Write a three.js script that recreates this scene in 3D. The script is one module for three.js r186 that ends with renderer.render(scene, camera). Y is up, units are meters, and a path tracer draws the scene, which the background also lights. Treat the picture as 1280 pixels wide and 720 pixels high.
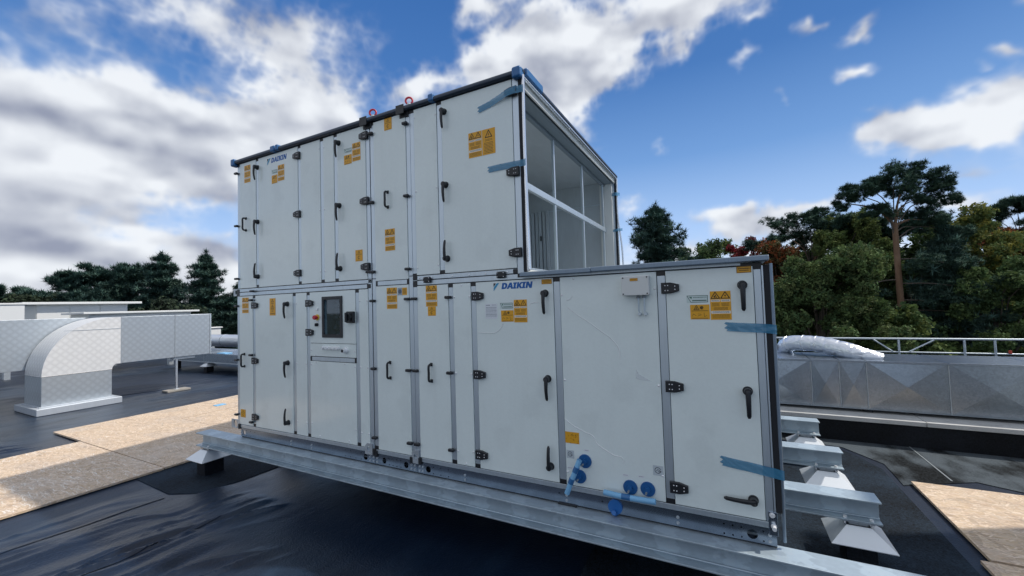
import * as THREE from 'three';
import { RoundedBoxGeometry } from 'three/addons/geometries/RoundedBoxGeometry.js';
import { mergeGeometries, toCreasedNormals } from 'three/addons/utils/BufferGeometryUtils.js';

// ---------------------------------------------------------------- camera, sky, sun, exposure
const scene = new THREE.Scene();
const camera = new THREE.PerspectiveCamera(70.22, 1024 / 576, 0.05, 2000);
camera.rotation.order = 'YXZ';
camera.position.set(3.2684, 2.0834, 3.0289);
camera.rotation.set(0.0387, 0.477, -0.0303);
const renderer = new THREE.WebGLRenderer();
renderer.toneMapping = THREE.LinearToneMapping;
renderer.toneMappingExposure = 1.86;
renderer.shadowMap.enabled = true;

function rng(seed) { let s = seed >>> 0; return () => { s = (s + 0x6D2B79F5) >>> 0; let t = s; t = Math.imul(t ^ (t >>> 15), t | 1); t ^= t + Math.imul(t ^ (t >>> 7), t | 61); return ((t ^ (t >>> 14)) >>> 0) / 4294967296; }; }
const HASH = new Float32Array(65536); { const r = rng(77); for (let i = 0; i < 65536; i++) HASH[i] = r(); }
const PERM = new Uint16Array(4096); { const r = rng(5); for (let i = 0; i < 4096; i++) PERM[i] = Math.floor(r() * 65536); }
const h3 = (x, y, z) => HASH[(PERM[x & 4095] + PERM[(y + 1777) & 4095] * 3 + PERM[(z + 911) & 4095] * 7) & 65535];
const sm = (t) => t * t * (3 - 2 * t);
function n3(x, y, z) {
  const xi = Math.floor(x), yi = Math.floor(y), zi = Math.floor(z); let u = x - xi, v = y - yi, w = z - zi; u = u * u * (3 - 2 * u); v = v * v * (3 - 2 * v); w = w * w * (3 - 2 * w);
  const X0 = PERM[xi & 4095], X1 = PERM[(xi + 1) & 4095], Y0 = PERM[(yi + 1777) & 4095] * 3, Y1 = PERM[(yi + 1778) & 4095] * 3, Z0 = PERM[(zi + 911) & 4095] * 7, Z1 = PERM[(zi + 912) & 4095] * 7;
  const a = HASH[(X0 + Y0 + Z0) & 65535], b = HASH[(X1 + Y0 + Z0) & 65535], c = HASH[(X0 + Y1 + Z0) & 65535], d = HASH[(X1 + Y1 + Z0) & 65535], e = HASH[(X0 + Y0 + Z1) & 65535], f = HASH[(X1 + Y0 + Z1) & 65535], g = HASH[(X0 + Y1 + Z1) & 65535], h = HASH[(X1 + Y1 + Z1) & 65535];
  const p = a + (b - a) * u, q = c + (d - c) * u, r = e + (f - e) * u, s = g + (h - g) * u, m = p + (q - p) * v, n = r + (s - r) * v; return m + (n - m) * w;
}
function fbm(x, y, z, o) { let a = 0.5, s = 0, t = 0; for (let i = 0; i < o; i++) { s += a * n3(x, y, z); t += a; a *= 0.52; x = x * 2.03 + 11.3; y = y * 2.03 + 5.1; z = z * 2.03 + 7.7; } return s / t; }
// periodic 2-d noise for textures
function pn(x, y, p, q, s) {
  const xi = Math.floor(x), yi = Math.floor(y), u = sm(x - xi), v = sm(y - yi), m = (a, b) => h3(((a % p) + p) % p + s * 37, ((b % q) + q) % q, s);
  const a = m(xi, yi) + (m(xi + 1, yi) - m(xi, yi)) * u, b = m(xi, yi + 1) + (m(xi + 1, yi + 1) - m(xi, yi + 1)) * u;
  return a + (b - a) * v;
}
function pfbm(u, v, fx, fy, o, s) { let a = 0.5, r = 0, t = 0; for (let i = 0; i < o; i++) { r += a * pn(u * fx, v * fy, fx, fy, s + i); t += a; a *= 0.55; fx *= 2; fy *= 2; } return r / t; }
const clamp = (x, a = 0, b = 1) => Math.min(b, Math.max(a, x));
const step = (a, b, x) => sm(clamp((x - a) / (b - a)));
const mix = (a, b, t) => a + (b - a) * t;

const SUN = new THREE.Vector3(2.87, 4.05, -1.4).normalize();
{ // sky: blue air and clouds, each cloud [azimuth, elevation, half width, half height, tilt, density] in degrees
  const CL = [[-76,5,9.3,5.2,4,1],[-64.7,4.6,10.6,4.4,2,0.9],[-74.5,13.7,8.1,3.8,23,1],[-78,18.7,4.1,2.5,22,0.95],[-67.4,19.5,7.5,3.6,4,0.95],[-58.4,21.6,8.4,4.2,17,0.8],[-50.5,23.8,5.6,3,18,0.66],[-64.7,14.7,6.2,2.6,-3,0.7],[-62,31.5,10.8,2.6,8,0.62],[-70.5,23.6,3.4,1.9,-12,0.52],[-56.7,28.8,5.1,2.6,1,0.5],[-58.3,38.9,18.5,3,20,0.5],[-39.5,27.6,3.8,2.3,30,0.66],[-27.6,30.8,6.4,3.4,3,0.92],[-19.5,31.8,5.8,5,-16,1],[-19.7,27.4,5.9,2.7,3,0.8],[-11.8,30.5,3.4,2.7,16,0.7],[-4.4,33.5,5.7,2.4,-9,1],[-1.3,36.8,7.1,2.6,-20,0.8],[-3.7,29.8,2,1.5,1,0.7],[-30.7,36.4,3.4,1.2,20,0.6],[16,15.4,2.6,1.6,-11,0.8],[19.7,16,3.8,2,-4,0.95],[23.7,16.4,2.5,1.6,8,0.9],[22.4,14.1,2.8,1,-13,0.5],[0,10.6,3,1.2,3,0.8],[3.5,10.2,2.6,1.6,16,0.85],[4.2,8.2,2.9,1.2,-8,0.85],[7.1,9.9,1.5,0.9,-12,0.5],[10.8,28.2,2,0.7,-5,0.8],[14.4,26.4,2.1,0.8,21,0.75],[14.1,22.4,1.9,0.6,-23,0.8],[3.5,27.3,1.6,1.2,64,0.55],[4.1,30.6,1.2,0.7,16,0.5],[7.1,22.2,0.8,0.6,87,0.45],[24.4,20.3,0.9,0.4,-36,0.6],[22.8,19.9,0.4,0.3,29,0.35],[25.6,22.9,0.9,0.5,-42,0.3],[-7.2,19.4,1.6,1.4,-51,0.32],[10.1,10.3,3.1,0.8,5,0.55],[21.5,11.3,1.8,0.6,-16,0.5],[20.1,8.6,3.1,1.2,-13,0.6],[-3.9,6.3,10.4,1.2,-5,0.5],[-11.1,12.1,2.6,1.7,-7,0.6],[16,5.3,11.9,2,-7,0.55],[-0.3,3.7,17.8,1.4,-4,0.6],[-17.6,24,6.1,2.4,-33,0.35],[-76.2,26.5,2.1,1.2,3,0.25]];
  const r = rng(4021), DEG = Math.PI / 180;
  for (let i = 0; i < 150; i++) { // the rest of the sky: the same banks and heaps go on round the compass and overhead
    const az = -84 - r() * 244, el = 3 + 82 * Math.pow(r(), 1.25), w = (4 + 8 * r()) / Math.max(0.45, Math.cos(el * DEG));
    CL.push([az, el, w, 2.2 + 3.6 * r(), -25 + 50 * r(), 0.55 + 0.5 * r()]);
  }
  for (let i = 0; i < 22; i++) CL.push([-80 + 105 * r(), 46 + 40 * r(), 8 + 8 * r(), 3 + 3 * r(), 60 * r() - 30, 0.5 + 0.4 * r()]);
  const blobs = CL.map(([az, el, w, h, t, d]) => {
    const a = az * DEG, e = el * DEG, T = t * DEG;
    const c = [Math.cos(e) * Math.sin(a), Math.sin(e), -Math.cos(e) * Math.cos(a)], E = [Math.cos(a), 0, Math.sin(a)], N = [-Math.sin(e) * Math.sin(a), Math.cos(e), Math.sin(e) * Math.cos(a)];
    const ct = Math.cos(T), st = Math.sin(T), R = (1.9 * Math.max(w, h)) * DEG;
    return { c, p: [0, 1, 2].map((k) => (E[k] * ct + N[k] * st) / (w * DEG)), q: [0, 1, 2].map((k) => (N[k] * ct - E[k] * st) / (h * DEG)), cosR: Math.cos(Math.min(1.5, R)), d };
  });
  const W = 2048, H = 1024, data = new Float32Array(W * H * 4);
  const ramp = [[0, 0.365, 0.435, 0.53], [4, 0.315, 0.40, 0.53], [9, 0.225, 0.332, 0.515], [18, 0.096, 0.194, 0.385], [28, 0.040, 0.111, 0.28], [38, 0.0265, 0.086, 0.24], [60, 0.023, 0.073, 0.215], [90, 0.02, 0.065, 0.2]];
  function skyAt(az, el, out) {
    const y = Math.sin(el), cy = Math.cos(el), x = cy * Math.cos(az), z = cy * Math.sin(az), eld = Math.max(0, el / DEG);
    let k = 0; while (k < ramp.length - 2 && ramp[k + 1][0] < eld) k++;
    const f = clamp((eld - ramp[k][0]) / (ramp[k + 1][0] - ramp[k][0])), A0 = mix(ramp[k][1], ramp[k + 1][1], f), A1 = mix(ramp[k][2], ramp[k + 1][2], f), A2 = mix(ramp[k][3], ramp[k + 1][3], f), low = el > -0.06 ? blobs : [];
    let r0 = A0, g0 = A1, b0 = A2, near = false;
    for (const b of low) if (x * b.c[0] + y * b.c[1] + z * b.c[2] >= b.cosR) { near = true; break; }
    if (near) {
      let s = 0, under = 0;
      const wx = (fbm(x * 12, y * 14, z * 12, 3) - 0.5) * 0.075 + (fbm(x * 46, y * 52, z * 46, 3) - 0.5) * 0.026, wy = (fbm(x * 12 + 40, y * 14, z * 12, 3) - 0.5) * 0.05 + (fbm(x * 46 + 17, y * 52, z * 46, 3) - 0.5) * 0.022;
      for (const b of low) {
        if (x * b.c[0] + y * b.c[1] + z * b.c[2] < b.cosR) continue;
        const dx = x - b.c[0] + wx, dy = y - b.c[1] + wy, dz = z - b.c[2] - wx, u = dx * b.p[0] + dy * b.p[1] + dz * b.p[2], v = dx * b.q[0] + dy * b.q[1] + dz * b.q[2], g = b.d * Math.exp(-(u * u + v * v) * 0.85);
        s += g * (1 - 0.35 * s); under += g * clamp(-v * 0.6 + 0.2, -0.5, 1);
      }
      if (s > 0.04) {
        let bil = 0, am = 0.5, fx = 14; for (let q = 0; q < 5; q++) { bil += am * Math.abs(2 * n3(x * fx + q * 9, y * fx * 1.25, z * fx) - 1); am *= 0.62; fx *= 2.05; }
        const d1 = 1 - bil * 0.85, fl = fbm(x * 8 + 3, y * 15, z * 8, 4), dens = s * 1.12 + (d1 - 0.55) * 1.0 + (fl - 0.5) * 0.5, soft = clamp(1 - s * 1.1, 0, 0.5), cov = step(0.44 - soft * 0.3, 0.74 + soft * 0.8, dens) * step(0.04, 0.25, s);
        if (cov > 0.002) {
          const lit = fbm((x + 0.04) * 9, (y + 0.03) * 17, z * 9, 3), here = fbm(x * 9, y * 17, z * 9, 3), bank = step(0.8, 1.5, s), tone = clamp(0.74 + (here - lit) * 1.8 + (d1 - 0.6) * mix(0.5, 0.3, bank) - bank * (0.14 + 1.1 * (fl - 0.46)) - clamp(under, 0, 1) * 0.3);
          const g = mix(0.185, 0.505, tone), a = cov * mix(0.62, 0.97, step(0.55, 1.05, dens));
          r0 = mix(A0, g * 0.95 - (1 - tone) * 0.01, a); g0 = mix(A1, g * 0.985, a); b0 = mix(A2, g * 1.03 + (1 - tone) * 0.045, a);
        }
      }
    }
    out[0] = r0; out[1] = g0; out[2] = b0; return out;
  }
  // the denser grid where the sky is seen, a coarser one with blending round the rest
  const fine = (i, j) => { const az = ((i + 0.5) / W - 0.5) * 360, el = ((j + 0.5) / H - 0.5) * 180, a = ((az + 90 + 540) % 360) - 180; return a > -82 && a < 29 && el > -4 && el < 41; };
  const rgb = [0, 0, 0], Q = 4, cw = W / Q, ch = H / Q + 1, coarse = new Float32Array(cw * ch * 3);
  for (let j = 0; j < ch; j++) for (let i = 0; i < cw; i++) { skyAt((i * Q / W - 0.5) * 2 * Math.PI, (j * Q / H - 0.5) * Math.PI, rgb); coarse.set(rgb, (j * cw + i) * 3); }
  for (let j = 0; j < H; j++) for (let i = 0; i < W; i++) {
    const o = (j * W + i) * 4; data[o + 3] = 1;
    if (fine(i, j)) { skyAt(((i + 0.5) / W - 0.5) * 2 * Math.PI, ((j + 0.5) / H - 0.5) * Math.PI, rgb); data[o] = rgb[0]; data[o + 1] = rgb[1]; data[o + 2] = rgb[2]; continue; }
    const u = (i + 0.5) / Q, v = (j + 0.5) / Q, a = Math.floor(u), b = Math.floor(v), fu = u - a, fv = v - b, a1 = (a + 1) % cw, b1 = Math.min(b + 1, ch - 1);
    for (let m = 0; m < 3; m++) data[o + m] = mix(mix(coarse[(b * cw + a) * 3 + m], coarse[(b * cw + a1) * 3 + m], fu), mix(coarse[(b1 * cw + a) * 3 + m], coarse[(b1 * cw + a1) * 3 + m], fu), fv);
  }
  const t = new THREE.DataTexture(data, W, H, THREE.RGBAFormat, THREE.FloatType);
  t.mapping = THREE.EquirectangularReflectionMapping; t.magFilter = THREE.LinearFilter; t.minFilter = THREE.LinearFilter; t.needsUpdate = true;
  scene.background = t; scene.environment = t;
}
const sun = new THREE.DirectionalLight(new THREE.Color().setRGB(1, 0.93, 0.84), 2.05);
sun.position.copy(SUN).multiplyScalar(60); sun.castShadow = true; sun.shadow.radius = 2.5; sun.shadow.mapSize.set(4096, 4096);
Object.assign(sun.shadow.camera, { left: -40, right: 40, top: 30, bottom: -30, near: 1, far: 160 });
scene.add(sun); scene.add(sun.target);

// ---------------------------------------------------------------- helpers
const taken = {};
const numbered = (n) => { taken[n] = (taken[n] ?? -1) + 1; return taken[n] ? `${n}_${String(taken[n]).padStart(3, '0')}` : n; };
const V = (x, y, z) => new THREE.Vector3(x, y, z);
function thing(name, label, category, at = [0, 0, 0], group) {
  const g = new THREE.Group(); g.name = numbered(name); g.position.set(...at); g.userData = { label, category }; if (group) g.userData.group = group; scene.add(g); return g;
}
const worldAt = (o) => { const p = V(0, 0, 0); for (let q = o; q; q = q.parent) p.add(q.position); return p; };
// a named mesh under parent, placed at a point of the place
function part(parent, name, geo, mat, x = 0, y = 0, z = 0, rot) {
  const m = new THREE.Mesh(geo, mat); m.name = name; m.castShadow = m.receiveShadow = true;
  const w = parent ? worldAt(parent) : V(0, 0, 0); m.position.set(x - w.x, y - w.y, z - w.z); if (rot) m.rotation.set(...rot);
  (parent ?? scene).add(m); return m;
}
function structure(name, geo, mat, x = 0, y = 0, z = 0) { const m = part(null, numbered(name), geo, mat, x, y, z); m.userData.kind = 'structure'; return m; }
function metricUV(g) { // uv in metres across the face's main direction
  if (g.index) g = g.toNonIndexed();
  const p = g.attributes.position, n = g.attributes.normal, uv = new Float32Array(p.count * 2);
  for (let i = 0; i < p.count; i += 3) {
    let a = 0, b = 0, c = 0; for (let k = 0; k < 3; k++) { a += n.getX(i + k); b += n.getY(i + k); c += n.getZ(i + k); }
    a = Math.abs(a); b = Math.abs(b); c = Math.abs(c);
    for (let k = 0; k < 3; k++) { const X = p.getX(i + k), Y = p.getY(i + k), Z = p.getZ(i + k); const [u, v] = a > b && a > c ? [Z, Y] : b > c ? [X, Z] : [X, Y]; uv[2 * (i + k)] = u; uv[2 * (i + k) + 1] = v; }
  }
  g.setAttribute('uv', new THREE.BufferAttribute(uv, 2)); return g;
}
const cache = {};
function box(w, h, d, r = 0.002) { const k = `${w.toFixed(4)}|${h.toFixed(4)}|${d.toFixed(4)}|${r}`; return cache[k] ??= metricUV(r ? new RoundedBoxGeometry(w, h, d, 1, Math.min(r, w / 2.2, h / 2.2, d / 2.2)) : new THREE.BoxGeometry(w, h, d)); }
// box given by its two corners
function slab(parent, name, x0, x1, y0, y1, z0, z1, mat, r = 0.002) { return part(parent, name, box(x1 - x0, y1 - y0, z1 - z0, r), mat, (x0 + x1) / 2, (y0 + y1) / 2, (z0 + z1) / 2); }
function tubeGeo(pts, r, seg = 20, rs = 8, closed = false) { return new THREE.TubeGeometry(new THREE.CatmullRomCurve3(pts.map((p) => V(...p)), closed), seg, r, rs, closed); }
function rod(parent, name, a, b, r, mat, rs = 10) { // straight rod between two points, its ends closed
  const A = V(...a), B = V(...b), d = B.clone().sub(A), g = new THREE.CylinderGeometry(r, r, d.length(), rs); g.applyQuaternion(new THREE.Quaternion().setFromUnitVectors(V(0, 1, 0), d.clone().normalize()));
  const m = A.add(B).multiplyScalar(0.5); return part(parent, name, g, mat, m.x, m.y, m.z);
}
const merged = (gs) => mergeGeometries(gs.map((g) => { const c = g.index ? g.toNonIndexed() : g.clone(); for (const k of Object.keys(c.attributes)) if (!['position', 'normal', 'uv'].includes(k)) c.deleteAttribute(k); return c; }));
const lin = (r, g, b) => new THREE.Color().setRGB(r, g, b);
function tex(w, h, fn, { repeat = [1, 1], srgb = false } = {}) { // fn(u, v) -> [r, g, b] 0..1
  const d = new Uint8Array(w * h * 4);
  for (let j = 0; j < h; j++) for (let i = 0; i < w; i++) { const c = fn((i + 0.5) / w, (j + 0.5) / h), o = (j * w + i) * 4; d[o] = clamp(c[0]) * 255; d[o + 1] = clamp(c[1]) * 255; d[o + 2] = clamp(c[2]) * 255; d[o + 3] = 255; }
  const t = new THREE.DataTexture(d, w, h); t.wrapS = t.wrapT = THREE.RepeatWrapping; t.magFilter = THREE.LinearFilter; t.minFilter = THREE.LinearFilter; t.repeat.set(...repeat); if (srgb) t.colorSpace = THREE.SRGBColorSpace; t.needsUpdate = true; return t;
}
const grey = (x) => [x, x, x];
const std = (o) => new THREE.MeshStandardMaterial({ side: THREE.DoubleSide, ...o });
const phys = (o) => new THREE.MeshPhysicalMaterial({ side: THREE.DoubleSide, ...o });

// ---------------------------------------------------------------- materials
const M = {};
{
  const dust = tex(512, 512, (u, v) => { const a = pfbm(u, v, 3, 3, 5, 1), b = pn(u * 128, v * 128, 128, 128, 9), st = pfbm(u, v, 24, 2, 3, 12); const sg = pfbm(u, v, 7, 7, 5, 15), k = 0.92 + 0.09 * a + 0.025 * (b - 0.5) - 0.045 * step(0.56, 0.76, sg) - 0.022 * step(0.5, 0.75, st * 0.5 + a * 0.5); return [k, k, k * 0.995]; }, { repeat: [0.55, 0.55] });
  const rgh = tex(256, 256, (u, v) => grey(0.62 + 0.5 * (pfbm(u, v, 4, 4, 5, 3) - 0.5)), { repeat: [0.8, 0.8] });
  const peel = tex(512, 512, (u, v) => grey(0.93 * pfbm(u, v, 3, 2, 2, 7) + 0.07 * pfbm(u, v, 90, 90, 2, 5)), { repeat: [0.9, 0.9] });
  M.panel = phys({ color: lin(0.79, 0.872, 0.855), map: dust, roughness: 0.6, roughnessMap: rgh, bumpMap: peel, bumpScale: 0.005, clearcoat: 0.7, clearcoatRoughness: 0.12 });
  M.inside = null;
  const brush = tex(256, 256, (u, v) => { const k = 0.86 + 0.12 * pfbm(u, v, 8, 3, 4, 21) + 0.06 * (pn(u * 128, v * 6, 128, 6, 3) - 0.5); return grey(k); }, { repeat: [1.5, 1.5] });
  M.alu = std({ color: lin(0.62, 0.70, 0.76), map: brush, metalness: 0.8, roughness: 0.4 });
  M.bright = std({ color: lin(0.83, 0.85, 0.87), metalness: 0.9, roughness: 0.22 });
  const spang = (() => { const N = 70, r = rng(9), P = Array.from({ length: N * 6 }, () => [r(), r(), 0.72 + 0.3 * r()]); const grid = {}; P.forEach((p) => { const k = `${Math.floor(p[0] * 16)},${Math.floor(p[1] * 16)}`; (grid[k] ??= []).push(p); });
    return tex(256, 256, (u, v) => { let best = 9, val = 1; const gx = Math.floor(u * 16), gy = Math.floor(v * 16); for (let a = -2; a <= 2; a++) for (let b = -2; b <= 2; b++) for (const p of grid[`${(gx + a + 16) % 16},${(gy + b + 16) % 16}`] ?? []) { let dx = Math.abs(p[0] - u), dy = Math.abs(p[1] - v); dx = Math.min(dx, 1 - dx); dy = Math.min(dy, 1 - dy); const d = dx * dx + dy * dy; if (d < best) { best = d; val = p[2]; } } const st = pfbm(u, v, 4, 4, 5, 31); return grey((0.82 + (val - 0.86) * 0.6) * (0.97 + 0.14 * (st - 0.5)) + 0.05); }, { repeat: [3, 3] }); })();
  M.inside = std({ color: lin(0.56, 0.61, 0.64), map: brush, metalness: 0.6, roughness: 0.55 });
  M.galv = std({ color: lin(0.60, 0.655, 0.70), map: spang, metalness: 0.72, roughness: 0.5 });
  const blot = tex(512, 256, (u, v) => { const a = pfbm(u, v, 6, 3, 6, 41), b = pfbm(u, v, 30, 15, 3, 44), st = step(0.53, 0.6, a + 0.15 * (b - 0.5)); const k = mix(0.84, 1.0, st) + 0.12 * (b - 0.5); return [k * 0.97, k, k * 1.02]; }, { repeat: [0.9, 2.6] });
  M.beam = std({ color: lin(0.50, 0.585, 0.645), map: blot, metalness: 0.6, roughness: 0.48 });
  M.chan = std({ color: lin(0.30, 0.36, 0.44), map: brush, metalness: 0.95, roughness: 0.2 });
  M.black = std({ color: lin(0.012, 0.014, 0.018), roughness: 0.42 });
  M.rubber = std({ color: lin(0.010, 0.012, 0.016), roughness: 0.75 });
  M.white = std({ color: lin(0.70, 0.72, 0.72), roughness: 0.45 });
  M.screw = std({ color: lin(0.9, 0.91, 0.92), metalness: 0.3, roughness: 0.25 });
  M.yellow = std({ color: lin(0.72, 0.52, 0.05), roughness: 0.5 });
  M.red = std({ color: lin(0.55, 0.03, 0.05), roughness: 0.45 });
  M.cream = std({ color: lin(0.66, 0.68, 0.66), roughness: 0.4 });
  M.roofEdge = std({ color: lin(0.035, 0.05, 0.075), metalness: 0.35, roughness: 0.33 });
  M.roofEdge2 = std({ color: lin(0.24, 0.31, 0.39), metalness: 0.6, roughness: 0.42, map: brush });
  M.blueTape = phys({ color: lin(0.06, 0.25, 0.42), roughness: 0.16, transparent: true, opacity: 0.72 });
  M.blueFilm = std({ color: lin(0.03, 0.14, 0.34), roughness: 0.35 });
  M.foam = std({ color: lin(0.20, 0.46, 0.72), roughness: 0.6 });
  M.capBlue = std({ color: lin(0.012, 0.10, 0.29), roughness: 0.4 });
  M.glass = phys({ color: lin(0.75, 0.82, 0.86), roughness: 0.03, transmission: 1, thickness: 0, ior: 1.5 });
  M.darkGrey = std({ color: lin(0.05, 0.06, 0.07), roughness: 0.5 });
  M.midGrey = std({ color: lin(0.22, 0.25, 0.27), roughness: 0.55 });
  M.soffit = std({ color: lin(0.22, 0.27, 0.31), metalness: 0.4, roughness: 0.45 });
  // embossed duct sheet: rows of little scales
  const scale = tex(256, 256, (u, v) => { const p = (u + v) * 8, q = (u - v) * 8, d = Math.abs(Math.sin(p * Math.PI)) * Math.abs(Math.sin(q * Math.PI)); return grey(d * 0.9 + 0.1 * pn(u * 64, v * 64, 64, 64, 4)); }, { repeat: [0.8, 0.8] });
  const scaleC = tex(256, 256, (u, v) => { const p = (u + v) * 8, q = (u - v) * 8, d = Math.abs(Math.sin(p * Math.PI)) * Math.abs(Math.sin(q * Math.PI)); return grey(0.88 + 0.12 * d + 0.04 * (pfbm(u, v, 6, 6, 4, 8) - 0.5)); }, { repeat: [0.8, 0.8] });
  M.stucco = std({ color: lin(0.56, 0.61, 0.65), map: scaleC, metalness: 0.85, roughness: 0.46, bumpMap: scale, bumpScale: 0.0009 });
  M.sheet = std({ color: lin(0.86, 0.87, 0.87), map: scaleC, metalness: 0.55, roughness: 0.55, bumpMap: scale, bumpScale: 0.0008 });
  M.curb = std({ color: lin(0.55, 0.60, 0.66), metalness: 0.4, roughness: 0.5, map: brush });
  M.duct = std({ color: lin(0.41, 0.475, 0.55), map: spang, metalness: 0.96, roughness: 0.27 });
  M.ductTop = M.duct;
  M.foil = std({ color: lin(0.78, 0.82, 0.88), metalness: 0.85, roughness: 0.28, bumpMap: tex(256, 256, (u, v) => grey(pfbm(u, v, 14, 14, 4, 61)), { repeat: [2, 2] }), bumpScale: 0.012 });
  const conc = tex(256, 256, (u, v) => { const a = pfbm(u, v, 5, 5, 6, 71); return grey(0.75 + 0.4 * (a - 0.5) + 0.1 * (pn(u * 90, v * 90, 90, 90, 2) - 0.5)); }, { repeat: [0.9, 0.9] });
  M.coping = std({ color: lin(0.62, 0.63, 0.63), map: conc, roughness: 0.8 });
  M.tile = std({ color: lin(0.42, 0.40, 0.36), map: conc, roughness: 0.9 });
  // roofing: black membrane with grain, dust and wet patches
  const memC = tex(1024, 1024, (u, v) => { const a = pfbm(u, v, 4, 3, 7, 81), g = pn(u * 512, v * 512, 512, 512, 6), st = pfbm(u, v, 40, 6, 4, 84); const d = step(0.48, 0.78, a * 0.75 + st * 0.3); return [0.22 + 0.42 * d + 0.12 * (g - 0.5), 0.28 + 0.45 * d + 0.12 * (g - 0.5), 0.38 + 0.44 * d + 0.12 * (g - 0.5)]; }, { repeat: [0.16, 0.16] });
  const memR = tex(512, 512, (u, v) => { const a = pfbm(u, v, 5, 4, 6, 91), s = pfbm(u, v, 30, 5, 4, 95); return grey(0.56 + 0.34 * step(0.38, 0.56, a) + 0.2 * (s - 0.5)); }, { repeat: [0.16, 0.16] });
  const memB = tex(512, 512, (u, v) => grey(0.6 * pfbm(u, v, 24, 6, 5, 101) + 0.4 * pn(u * 220, v * 220, 220, 220, 8)), { repeat: [0.5, 0.5] });
  M.membrane = phys({ specularIntensity: 0.75, color: lin(0.025, 0.046, 0.078), map: memC, roughness: 0.56, roughnessMap: memR, bumpMap: memB, bumpScale: 0.004 });
  const feltC = tex(512, 512, (u, v) => { const g = pn(u * 256, v * 256, 256, 256, 16), g2 = pn(u * 120, v * 120, 120, 120, 17), a = pfbm(u, v, 4, 4, 6, 111); return grey(0.42 + 0.5 * (g - 0.5) + 0.25 * (g2 - 0.5) + 0.7 * (a - 0.5)); }, { repeat: [0.6, 0.6] });
  M.felt = phys({ specularIntensity: 0.35, color: lin(0.026, 0.046, 0.074), map: feltC, roughness: 0.85, bumpMap: feltC, bumpScale: 0.004 });
  const dusty = tex(512, 512, (u, v) => { const a = pfbm(u, v, 8, 4, 7, 121), b = pfbm(u, v, 3, 3, 4, 125), g = pn(u * 256, v * 256, 256, 256, 18); return grey(0.12 + 0.85 * step(0.40, 0.66, a * 0.75 + b * 0.3) + 0.3 * (g - 0.5)); }, { repeat: [0.4, 0.4] });
  M.dusty = phys({ specularIntensity: 0.2, color: lin(0.080, 0.098, 0.114), map: dusty, roughness: 0.8, bumpMap: feltC, bumpScale: 0.004 });
  M.upstand = phys({ specularIntensity: 0.5, color: lin(0.014, 0.019, 0.029), map: feltC, roughness: 0.6, bumpMap: memB, bumpScale: 0.004 });
}
// OSB: overlapping wood strands drawn as print on the board's face
function osbTexture(seed, paleStreaks = 0) {
  const c = document.createElement('canvas'); c.width = 1024; c.height = 512; const g = c.getContext('2d'), r = rng(seed);
  g.fillStyle = '#c6b195'; g.fillRect(0, 0, 1024, 512);
  const pal = [[206, 188, 166], [198, 180, 157], [214, 198, 178], [191, 171, 148], [218, 204, 186], [202, 184, 162], [184, 162, 138]];
  for (let i = 0; i < 9000; i++) {
    const [R, G, B] = pal[Math.floor(r() * pal.length)], k = 0.9 + 0.2 * r(); g.save(); g.translate(r() * 1024, r() * 512); g.rotate((r() - 0.5) * 1.5 + (r() < 0.15 ? 1.2 : 0));
    g.fillStyle = `rgba(${Math.round(R * k)},${Math.round(G * k)},${Math.round(B * k)},0.82)`; const w = 12 + 26 * r(), h = 2 + 3.4 * r(); g.fillRect(-w / 2, -h / 2, w, h);
    if (r() < 0.12) { g.strokeStyle = 'rgba(96,70,48,0.5)'; g.lineWidth = 0.8; g.beginPath(); g.moveTo(-w / 2, h / 2); g.lineTo(w / 2, h / 2); g.stroke(); } g.restore();
  }
  for (let i = 0; i < 60; i++) { g.fillStyle = `rgba(70,58,50,${0.05 + 0.1 * r()})`; g.beginPath(); g.ellipse(r() * 1024, r() * 512, 8 + 50 * r(), 3 + 9 * r(), r() * 3, 0, 7); g.fill(); }
  for (let i = 0; i < paleStreaks; i++) { g.strokeStyle = `rgba(236,236,232,${0.35 + 0.5 * r()})`; g.lineWidth = 1 + 2.6 * r(); let x = (r() * 0.72 + 0.86) % 1 * 1024, y = r() * 512; g.beginPath(); g.moveTo(x, y); for (let k = 0; k < 4; k++) { x += 4 + 16 * r(); y += (r() - 0.45) * 10; g.lineTo(x, y); } g.stroke(); }  // short whitish strokes drawn over the strands
  const t = new THREE.CanvasTexture(c); t.colorSpace = THREE.SRGBColorSpace; t.wrapS = t.wrapT = THREE.RepeatWrapping; t.repeat.set(0.36, 0.72); return t;
}
const osbRough = tex(256, 128, (u, v) => grey(0.45 + 0.5 * step(0.3, 0.6, pfbm(u, v, 6, 4, 6, 131))), { repeat: [0.36, 0.72] });
M.osb = [[41, 0], [57, 0], [63, 420], [71, 110]].map(([s, f]) => { const t = osbTexture(s, f); return std({ color: lin(0.97, 0.95, 0.955), map: t, roughness: 0.85, roughnessMap: osbRough, bumpMap: t, bumpScale: 0.004 }); });

// ---------------------------------------------------------------- the place: ground, building, roof coverings
{
  const soil = tex(256, 256, (u, v) => { const a = pfbm(u, v, 8, 8, 6, 141); return [0.35 + 0.5 * a, 0.42 + 0.5 * a, 0.22 + 0.4 * a]; }, { repeat: [60, 60] });
  const g = new THREE.CircleGeometry(900, 64); g.rotateX(-Math.PI / 2); structure('ground', g, std({ color: lin(0.06, 0.07, 0.035), map: soil, roughness: 0.95 }), 0, -7, 0);
}
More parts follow.
